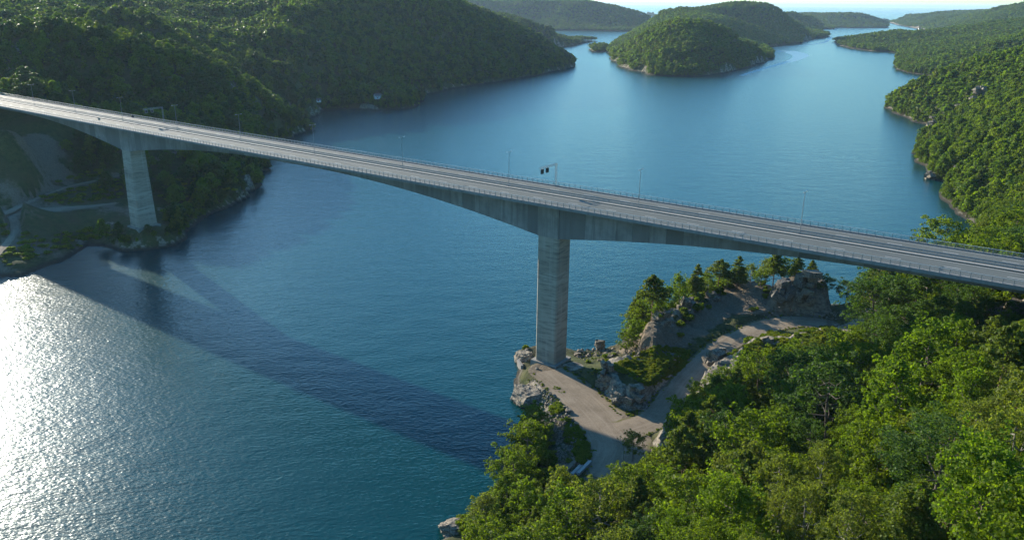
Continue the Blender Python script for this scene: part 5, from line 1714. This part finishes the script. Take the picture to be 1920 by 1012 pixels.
def verge():
    rng = np.random.default_rng(9)
    X, Y, Z = [], [], []
    for rd in ROADS['R']:
        d = np.gradient(rd[:, :2], axis=0); d /= np.linalg.norm(d, axis=1)[:, None] + 1e-9
        for _ in range(9):
            for sg in (-1, 1):
                m_ = rng.random(len(rd)) < 0.7
                off = sg * (rd[:, 3] + np.abs(rng.normal(size=len(rd))) * 0.9 - 0.55)
                X.append((rd[:, 0] - d[:, 1] * off + rng.normal(size=len(rd)) * 0.6)[m_]); Y.append((rd[:, 1] + d[:, 0] * off + rng.normal(size=len(rd)) * 0.6)[m_])
    x, y = np.concatenate(X), np.concatenate(Y)
    far = np.min([seg_dist(x, y, rd[:, :2])[0] - np.interp(0, [0], [rd[:, 3].min()]) for rd in ROADS['R']], axis=0)
    keep = (far > -0.3) & (vnoise(x / 5, y / 5, 3) > -0.12)
    for rd in ROADS['R']:
        d, i, t = seg_dist(x, y, rd[:, :2]); keep &= d > rd[i, 3] - 0.9
    x, y = x[keep], y[keep]
    z = RIGHT.height(x, y)
    n = len(x)
    s_ = rng.uniform(0.10, 0.34, n)
    scatter('verge_grass', np.stack([x, y, z], 1), np.stack([np.zeros(n), np.zeros(n), rng.random(n) * 6.28], 1), np.stack([s_, s_, s_ * 0.7], 1), rng.choice([0, 2, 2, 1], n), bush_col, 'ragged grass along the edges of the gravel yard and track')
verge()

# ------------------------------------------------------------------ rocks
def rock_mesh(name, seed, dims, mat, n=22, sub=2, rough=0.12, strata=0.0):
    rng = np.random.default_rng(seed)
    bm = bmesh.new()
    p = rng.normal(size=(n, 3)); p /= np.linalg.norm(p, axis=1)[:, None]
    p = np.sign(p) * np.abs(p) ** 0.7
    for a in p:
        bm.verts.new(a * 0.5 * (0.85 + 0.3 * rng.random()))
    bmesh.ops.convex_hull(bm, input=bm.verts)
    bmesh.ops.delete(bm, geom=[v for v in bm.verts if not v.link_faces], context='VERTS')
    bmesh.ops.triangulate(bm, faces=bm.faces)
    for _ in range(sub):
        bmesh.ops.subdivide_edges(bm, edges=bm.edges, cuts=1, use_grid_fill=True)
    for v in bm.verts:
        c = v.co
        k = rough * float(fbm(np.array([c.x * 6 + seed]), np.array([c.y * 6 + c.z * 9]), 1.6, 3, seed)[0])
        bx_ = np.array([math.floor(c.x * 4.2 + 0.8 * c.z + seed)]); by_ = np.array([math.floor(c.y * 4.2 - 0.6 * c.x + 3 * math.floor(c.z * 5.0 + 0.4 * c.x))])
        if sub > 1:
            k += 0.09 * (float(_hash(bx_, by_, seed)[0]) - 0.6)
        v.co = c * (1 + k * 2)
        if strata:
            v.co.x += strata * (round(c.z * 7) % 2) * 0.08 * (1 if c.x > 0 else -1)
            v.co.y += strata * (round(c.z * 7) % 2) * 0.08 * (1 if c.y > 0 else -1)
        v.co = Vector((v.co.x * dims[0], v.co.y * dims[1], v.co.z * dims[2]))
    me = bpy.data.meshes.new(name)
    bm.to_mesh(me); bm.free()
    me.materials.append(M[mat])
    return me

bould = [rock_mesh('boulder', 40 + i, (1, 1, 0.8), 'rock_pale', 14, 1) for i in range(4)]
BLD = [(1007, 692, 1.3, 'boulder close to the left foot of the near pier'), (1020, 734, 1.1, 'first guard boulder along the stony edge of the yard, counted from the pier'), (1032, 740, 1.2, 'second guard boulder along the stony edge of the yard'), (1041, 745, 1.6, 'pale third guard boulder along the stony edge of the yard'), (1051, 756, 1.6, 'fourth guard boulder along the stony edge of the yard'),
       (1060, 765, 1.6, 'fifth guard boulder along the stony edge of the yard'), (1066, 774, 1.9, 'largest guard boulder, sixth along the stony edge of the yard'), (1068, 783, 1.3, 'seventh guard boulder along the stony edge of the yard'), (1073, 790, 1.7, 'eighth guard boulder along the stony edge of the yard'), (1080, 797, 1.4, 'last guard boulder along the stony edge before the bushes'),
       (1083, 667, 2.2, 'dark boulder just right of the near pier plinth'), (1102, 668, 1.6, 'second boulder right of the near pier along the water'), (1120, 667, 1.3, 'third boulder right of the near pier along the water'), (1136, 665, 1.8, 'fourth boulder right of the near pier along the water'), (1143, 671, 1.8, 'boulder standing on the corner of the heathy knoll'),
       (1100, 865, 1.2, 'small stone at the upper end of the timber stacks'), (1565, 612, 2.2, 'pale upright stone at the far end of the gravel track')]
for i, (px, py, s, lb) in enumerate(BLD):
    x, y, z = hit(px, py, 0.1)
    o = obj('boulder', bould[i % 4], label=lb, category='boulder', group='boulders around the pier yard')
    o.location = (x, y, z + s * 0.22); o.rotation_euler = (R_.uniform(-.3, .3), R_.uniform(-.3, .3), R_.uniform(0, 6.28)); o.scale = (s * R_.uniform(.8, 1.3), s, s)
OUT = [  # px, py, height above ground, dims, rotation, material, strata, label
    (1124, 652, 1.2, (4.2, 3.4, 4.2), 0.4, 'rock_pale', 0, 'big pale split boulder at the water right of the near pier'),
    (1160, 748, 1.6, (5.4, 4.6, 6.2), 0.8, 'rock_pale', 0.6, 'sunlit rounded boulder at the foot of the heathy knoll'),
    (1136, 715, 1.8, (4.5, 6.5, 9.0), 0.2, 'rock', 1, 'shaded rock wall on the pier side of the heathy knoll'),
    (1190, 745, 0.5, (8.5, 5.0, 7.0), -0.3, 'rock', 1, 'shaded rock face of the heathy knoll towards the track'),
    (1240, 603, 0.5, (8.0, 7.0, 9.0), 0.6, 'rock_pale', 1, 'sunlit cracked cliff below the pines on the knoll'),
    (1290, 575, 0.2, (9.0, 6.0, 5.0), 0.9, 'rock', 1, 'long layered ledge below the pines on the knoll'),
    (1332, 556, 0.2, (7.0, 4.0, 3.4), 0.9, 'rock_pale', 1, 'flat ledge at the upper end of the pine row'),
    (1512, 540, 1.0, (13, 9.0, 11.0), 0.5, 'rock', 0.8, 'square rock block above the upper gravel bench'),
    (1470, 545, 0.6, (7.0, 6.0, 6.5), 0.2, 'rock_dark', 1, 'broken dark rocks left of the square rock block'),
    (1345, 672, 0.3, (10.5, 5.0, 4.6), 0.75, 'rock_pale', 0.5, 'pale sloping slab on the bank above the gravel track'),
    (1440, 640, 0.0, (8.0, 4.5, 3.0), 0.4, 'rock_pale', 0.4, 'low pale ledge among bushes on the bank above the track'),
    (1500, 650, 0.0, (7.0, 4.0, 2.6), 0.2, 'rock_pale', 0.4, 'low ledge in the middle of the bushy bank'),
    (1655, 575, 0.2, (7.5, 5.0, 5.0), 0.9, 'rock_pale', 0.7, 'pale rock slope under the right end of the bridge'),
    (1256, 822, 1.0, (5.0, 4.5, 9.5), 0.3, 'rock_pale', 1, 'sunlit upright cliff at the lower corner of the yard'),
    (1278, 806, 0.6, (6.0, 5.0, 8.0), 0.9, 'rock', 1, 'grey cliff shoulder beside the upright cliff of the yard'),
    (990, 742, -0.4, (9.0, 11.0, 5.5), 0.5, 'rock_pale', 0.3, 'smooth rounded shore rock left of the stony yard edge'),
    (982, 668, -0.6, (6.0, 8.0, 5.0), 0.2, 'rock_pale', 0.2, 'rounded shore mound left of the near pier'),
    (862, 985, -0.6, (9.0, 6.0, 4.0), 0.3, 'rock_pale', 0.4, 'low shore rock at the bottom edge of the bay'),
    (1905, 582, 0.0, (9.0, 6.0, 4.0), 0.2, 'rock_pale', 0.7, 'sunlit rock ledges at the right edge under the bridge'),
    (1875, 600, 0.0, (7.0, 5.0, 3.0), -0.4, 'rock_pale', 0.7, 'lower sunlit ledge left of the ledges at the right edge'),
]
def block_mesh(seed):
    """one angular block split from the cliff"""
    rr = random.Random(seed)
    bm = bmesh.new()
    for sx in (-1, 1):
        for sy in (-1, 1):
            for sz in (-1, 1):
                k = 0.5 * rr.uniform(0.78, 1.05)
                for c in range(2 if rr.random() < 0.6 else 1):
                    q = [sx * k * rr.uniform(0.8, 1.0), sy * k * rr.uniform(0.8, 1.0), sz * k * rr.uniform(0.8, 1.0)]
                    bm.verts.new(q)
    bmesh.ops.convex_hull(bm, input=bm.verts)
    bmesh.ops.delete(bm, geom=[v for v in bm.verts if not v.link_faces], context='VERTS')
    me = bpy.data.meshes.new('block')
    bm.to_mesh(me); bm.free()
    return me
BLOCKS = {}
for mt in ('rock', 'rock_pale', 'rock_dark'):
    BLOCKS[mt] = []
    for q in range(7):
        me = block_mesh(300 + q); me.materials.append(M[mt]); BLOCKS[mt].append(me)
def outcrop(name, loc, dm, rz, mt, n, seed, label, cat):
    """a cliff or ledge as a stack of jointed blocks"""
    rr = random.Random(seed)
    t = empty(name, loc, rz, label=label, category=cat)
    lay = max(2, int(dm[2] / 1.7))
    for k in range(lay):
        f = k / max(1, lay - 1)
        z = -0.5 * dm[2] + dm[2] * (k + 0.5) / lay
        m_ = max(2, int(n * (1.25 - 0.6 * f) / lay))
        for q in range(m_):
            a = 6.283 * (q + rr.random() * 0.8) / m_ + k
            rad = (0.38 - 0.20 * f) * rr.uniform(0.6, 1.15)
            o = obj('block', rr.choice(BLOCKS[mt]), t)
            o.location = (math.cos(a) * rad * dm[0], math.sin(a) * rad * dm[1], z + rr.uniform(-0.6, 0.3))
            o.rotation_euler = (rr.gauss(0.06, 0.26), rr.gauss(0.12, 0.24), rr.choice((0, 0, 1.57)) + rr.gauss(0, 0.5))
            w = rr.uniform(0.6, 1.5) * (1.1 - 0.35 * f)
            o.scale = (dm[0] * 0.44 * w, dm[1] * 0.46 * rr.uniform(0.75, 1.3), dm[2] / lay * rr.uniform(1.0, 1.55))
for i, (px, py, up, dm, rz, mt, st, lb) in enumerate(OUT):
    x, y, z = hit(px, py, 0.2)
    if 'rounded' in lb or 'boulder' in lb or 'shore rock' in lb:
        o = obj('rock_outcrop', rock_mesh('rock_outcrop', 80 + i, dm, mt, 26, 3, 0.10, st), label=lb, category='rock')
        o.location = (x, y, max(z, 0) + up); o.rotation_euler = (0, 0, rz)
    else:
        outcrop('rock_outcrop', (x, y, max(z, 0) + up), dm, rz, mt, 16, 500 + i, lb, 'rock')
FAR_ROCK = [(1836, 184, 14, (24, 14, 20), 'grey cliff face high in the wood on the right shore'), (1797, 205, 6, (14, 9, 12), 'smaller cliff below and left of the grey cliff face'), (1750, 226, 2, (14, 10, 13), 'pale cliff at the waterline below the right shore wood'), (1800, 325, 6, (16, 10, 13), 'dark craggy cliff above the nearest bay of the right shore'), (1745, 330, 1, (10, 8, 8), 'rock at the waterline of the nearest bay')]
for i, (px, py, up, dm, lb) in enumerate(FAR_ROCK):
    x, y, z = hit(px, py, 3, r0=380, r1=1300)
    outcrop('rock_outcrop', (x, y, max(z, 0) + up * 0.3), dm, 0.6 + 0.3 * i, 'rock_pale', 18, 700 + i, lb, 'cliff')

# loose stones of the bank and the quarry slope
def scree(name, polys, n, seed, size, label):
    rr = random.Random(seed)
    mb_v, tri = [], []
    for _ in range(n):
        poly = rr.choice(polys)
        for _t in range(30):
            px = rr.uniform(min(p[0] for p in poly), max(p[0] for p in poly)); py = rr.uniform(min(p[1] for p in poly), max(p[1] for p in poly))
            if inside(np.array([px]), np.array([py]), poly)[0]: break
        mb_v.append((px, py))
    P = np.array(mb_v)
    zg = np.full(len(P), 4.0)
    v = F_[None] + (P[:, :1] - 960) / FPX * RT[None] - (P[:, 1:] - 506) / FPX * UP[None]
    for _ in range(12):
        t = (zg - CAM_H) / v[:, 2]
        zg = 0.5 * zg + 0.5 * RIGHT.height(v[:, 0] * t, v[:, 1] * t)
    t = (zg - CAM_H) / v[:, 2]
    X, Y = v[:, 0] * t, v[:, 1] * t
    V, T = [], []
    oct_f = [(0, 2, 4), (2, 1, 4), (1, 3, 4), (3, 0, 4), (2, 0, 5), (1, 2, 5), (3, 1, 5), (0, 3, 5)]
    for i in range(len(P)):
        s = rr.choice(size) * rr.uniform(0.6, 1.3)
        a = rr.uniform(0, 6.28)
        b = len(V)
        for d in ((1, 0, 0), (-1, 0, 0), (0, 1, 0), (0, -1, 0), (0.2, 0.1, 0.8), (0, 0, -0.8)):
            x, y, z = (d[k] * s * rr.uniform(0.6, 1.2) for k in range(3))
            V.append((X[i] + x * math.cos(a) - y * math.sin(a), Y[i] + x * math.sin(a) + y * math.cos(a), zg[i] + z + 0.1 * s))
        T += [tuple(k + b for k in f) for f in oct_f]
    return obj(name, mesh_np(name, V, [np.array(T)], [M['rock_pale']]), kind='stuff', label=label)
scree('scree', [[(1000, 722), (1035, 742), (1085, 800), (1100, 850), (1080, 890), (1045, 880), (1040, 800), (1010, 775)]], 900, 4, (0.25, 0.35, 0.5, 0.7), 'loose stones on the bank between yard and water')
scree('rubble', [[(1380, 540), (1440, 530), (1545, 590), (1480, 600), (1410, 600)], [(1545, 560), (1600, 575), (1590, 600), (1540, 600)]], 700, 6, (0.15, 0.2, 0.3, 0.45), 'fine rubble on the quarried gravel slope')
scree('shore_stones', [[(1075, 652), (1140, 655), (1210, 645), (1205, 668), (1140, 676), (1085, 674)]], 220, 8, (0.2, 0.3, 0.5, 0.8), 'stones along the water right of the near pier')

# ------------------------------------------------------------------ small built things
def bank_wall():
    p = hit(975, 688, 0.3)
    mb = MB(); mb.box((0, 0, 0), (0.8, 5.0, 2.6))
    o = obj('retaining_block', mb.mesh('retaining_block', M['plinth']), label='concrete retaining block by the water left of the near pier', category='concrete block')
    o.location = (p[0], p[1], max(p[2], 0) + 0.7); o.rotation_euler = (0, 0, 0.25)
bank_wall()

def timber(px, py, L, w, hgt, rz, mat, npl, label):
    x, y, z = hit(px, py, 0.1)
    t = empty('timber_stack', (x, y, z), rz, label=label, category='timber stack', group='timber stacks at the end of the yard')
    mb = MB(); mb.box((0, 0, 0), (L, w / npl * 0.9, hgt / 2 * 0.92)); me = mb.mesh('plank', M[mat])
    for lay in range(2):
        for k in range(npl):
            o = obj('plank', me, t)
            o.location = (R_.uniform(-.15, .15), (k - (npl - 1) / 2) * w / npl, 0.18 + hgt / 4 + lay * hgt / 2)
    mb = MB(); mb.box((0, 0, 0), (0.15, w * 1.05, 0.16)); me = mb.mesh('bearer', M['wood'])
    for dx in (-0.35, 0, 0.35):
        o = obj('bearer', me, t); o.location = (dx * L, 0, 0.06)
a_ = math.atan2(at2(1102, 870, 4)[1] - at2(1080, 892, 4)[1], at2(1102, 870, 4)[0] - at2(1080, 892, 4)[0])
timber(1083, 882, 6.2, 0.9, 0.6, a_, 'plank', 3, 'pale timber stack, left one of the pair in shade at the yard end')
timber(1095, 881, 6.8, 0.9, 0.7, a_, 'plank', 3, 'pale timber stack, right one of the pair in shade at the yard end')
timber(1069, 877, 6.4, 1.2, 0.5, a_, 'wood', 4, 'brown weathered timber stack left of the pale pair')

def gate():
    a, b = hit(1200, 662, 0.1), hit(1213, 656, 0.1)
    t = empty('wooden_gate', (a[0], a[1], a[2]), math.atan2(b[1] - a[1], b[0] - a[0]), label='small weathered wooden gate below the sunlit cliff', category='gate')
    L = math.hypot(b[0] - a[0], b[1] - a[1])
    for x in (0, L):
        mb = MB(); mb.box((x, 0, 0.7), (0.18, 0.18, 1.7)); obj('post', mb.mesh('post', M['wood']), t)
    for z in (0.5, 1.0):
        mb = MB(); mb.box((L / 2, 0.12, z), (L + 0.3, 0.06, 0.16)); obj('rail', mb.mesh('rail', M['wood']), t)
gate()

def cottage(loc, z, mat, rz, L, label):
    w, h = L * 0.7, L * 0.4
    t = empty('cottage', (loc[0], loc[1], z), rz, label=label, category='cottage')
    mb = MB(); mb.box((0, 0, h / 2 - 0.5), (L, w, h + 1.0))
    mb.add([(-L / 2, -w / 2, h), (-L / 2, w / 2, h), (-L / 2, 0, h + w * 0.42), (L / 2, -w / 2, h), (L / 2, w / 2, h), (L / 2, 0, h + w * 0.42)], (), [(0, 2, 1), (3, 4, 5)])
    obj('wall', mb.mesh('wall', M[mat]), t)
    mb = MB()
    e, ov = 0.35, 0.12
    for sg in (-1, 1):
        y0, y1 = sg * (w / 2 + e), 0
        z0, z1 = h - e * 0.84 * 0.9, h + w * 0.42
        p = [(-L / 2 - e, y0, z0 + 0.02), (L / 2 + e, y0, z0 + 0.02), (L / 2 + e, y1, z1 + 0.02), (-L / 2 - e, y1, z1 + 0.02)]
        q = [(a, b, c + ov) for a, b, c in p]
        mb.hexa(p + q if sg < 0 else p[::-1] + q[::-1])
    rf = obj('roof', mb.mesh('roof', M['roof']), t)
    mb = MB(); mb.box((L * 0.2, 0, h + w * 0.42 + 0.3), (0.6, 0.6, 1.2)); obj('chimney', mb.mesh('chimney', M['rust']), rf)
    for x in (-L * 0.28, L * 0.05, L * 0.32):
        for sg in (-1, 1):
            mb = MB(); mb.box((x, sg * (w / 2 + 0.02), h * 0.55), (0.9, 0.06, 1.1)); wn = obj('window', mb.mesh('window', M['white']), t)
            mb = MB(); mb.box((x, sg * (w / 2 + 0.055), h * 0.55), (0.7, 0.02, 0.9)); obj('pane', mb.mesh('pane', M['glass']), wn)
    mb = MB(); mb.box((-L * 0.12, -(w / 2 + 0.03), 0.95), (0.95, 0.06, 1.9)); obj('door', mb.mesh('door', M['red']), t)
for (loc, mt, rz, L, lb) in COTTAGES:
    z = float(LANDS['A'].height(np.array([loc[0]]), np.array([loc[1]]))[0])
    cottage(loc, z, mt, rz, L, lb)
for px, py, Y, L, rz, lb in [(1808, 37, 3900, 13, 0.4, 'white house on the far right headland'), (1724, 55, 4350, 12, 0.2, 'white house at the water below the far right headland'), (1568, 50, 4200, 12, 0.7, 'pale house at the water on the far wooded point')]:
    x, y, z = aty(px, py, Y)
    k = 'R' if px > 1600 else 'I'
    z = max(0.5, float(LANDS[k].height(np.array([x]), np.array([y]))[0]))
    cottage((x, y), z, 'white', rz, L, lb)
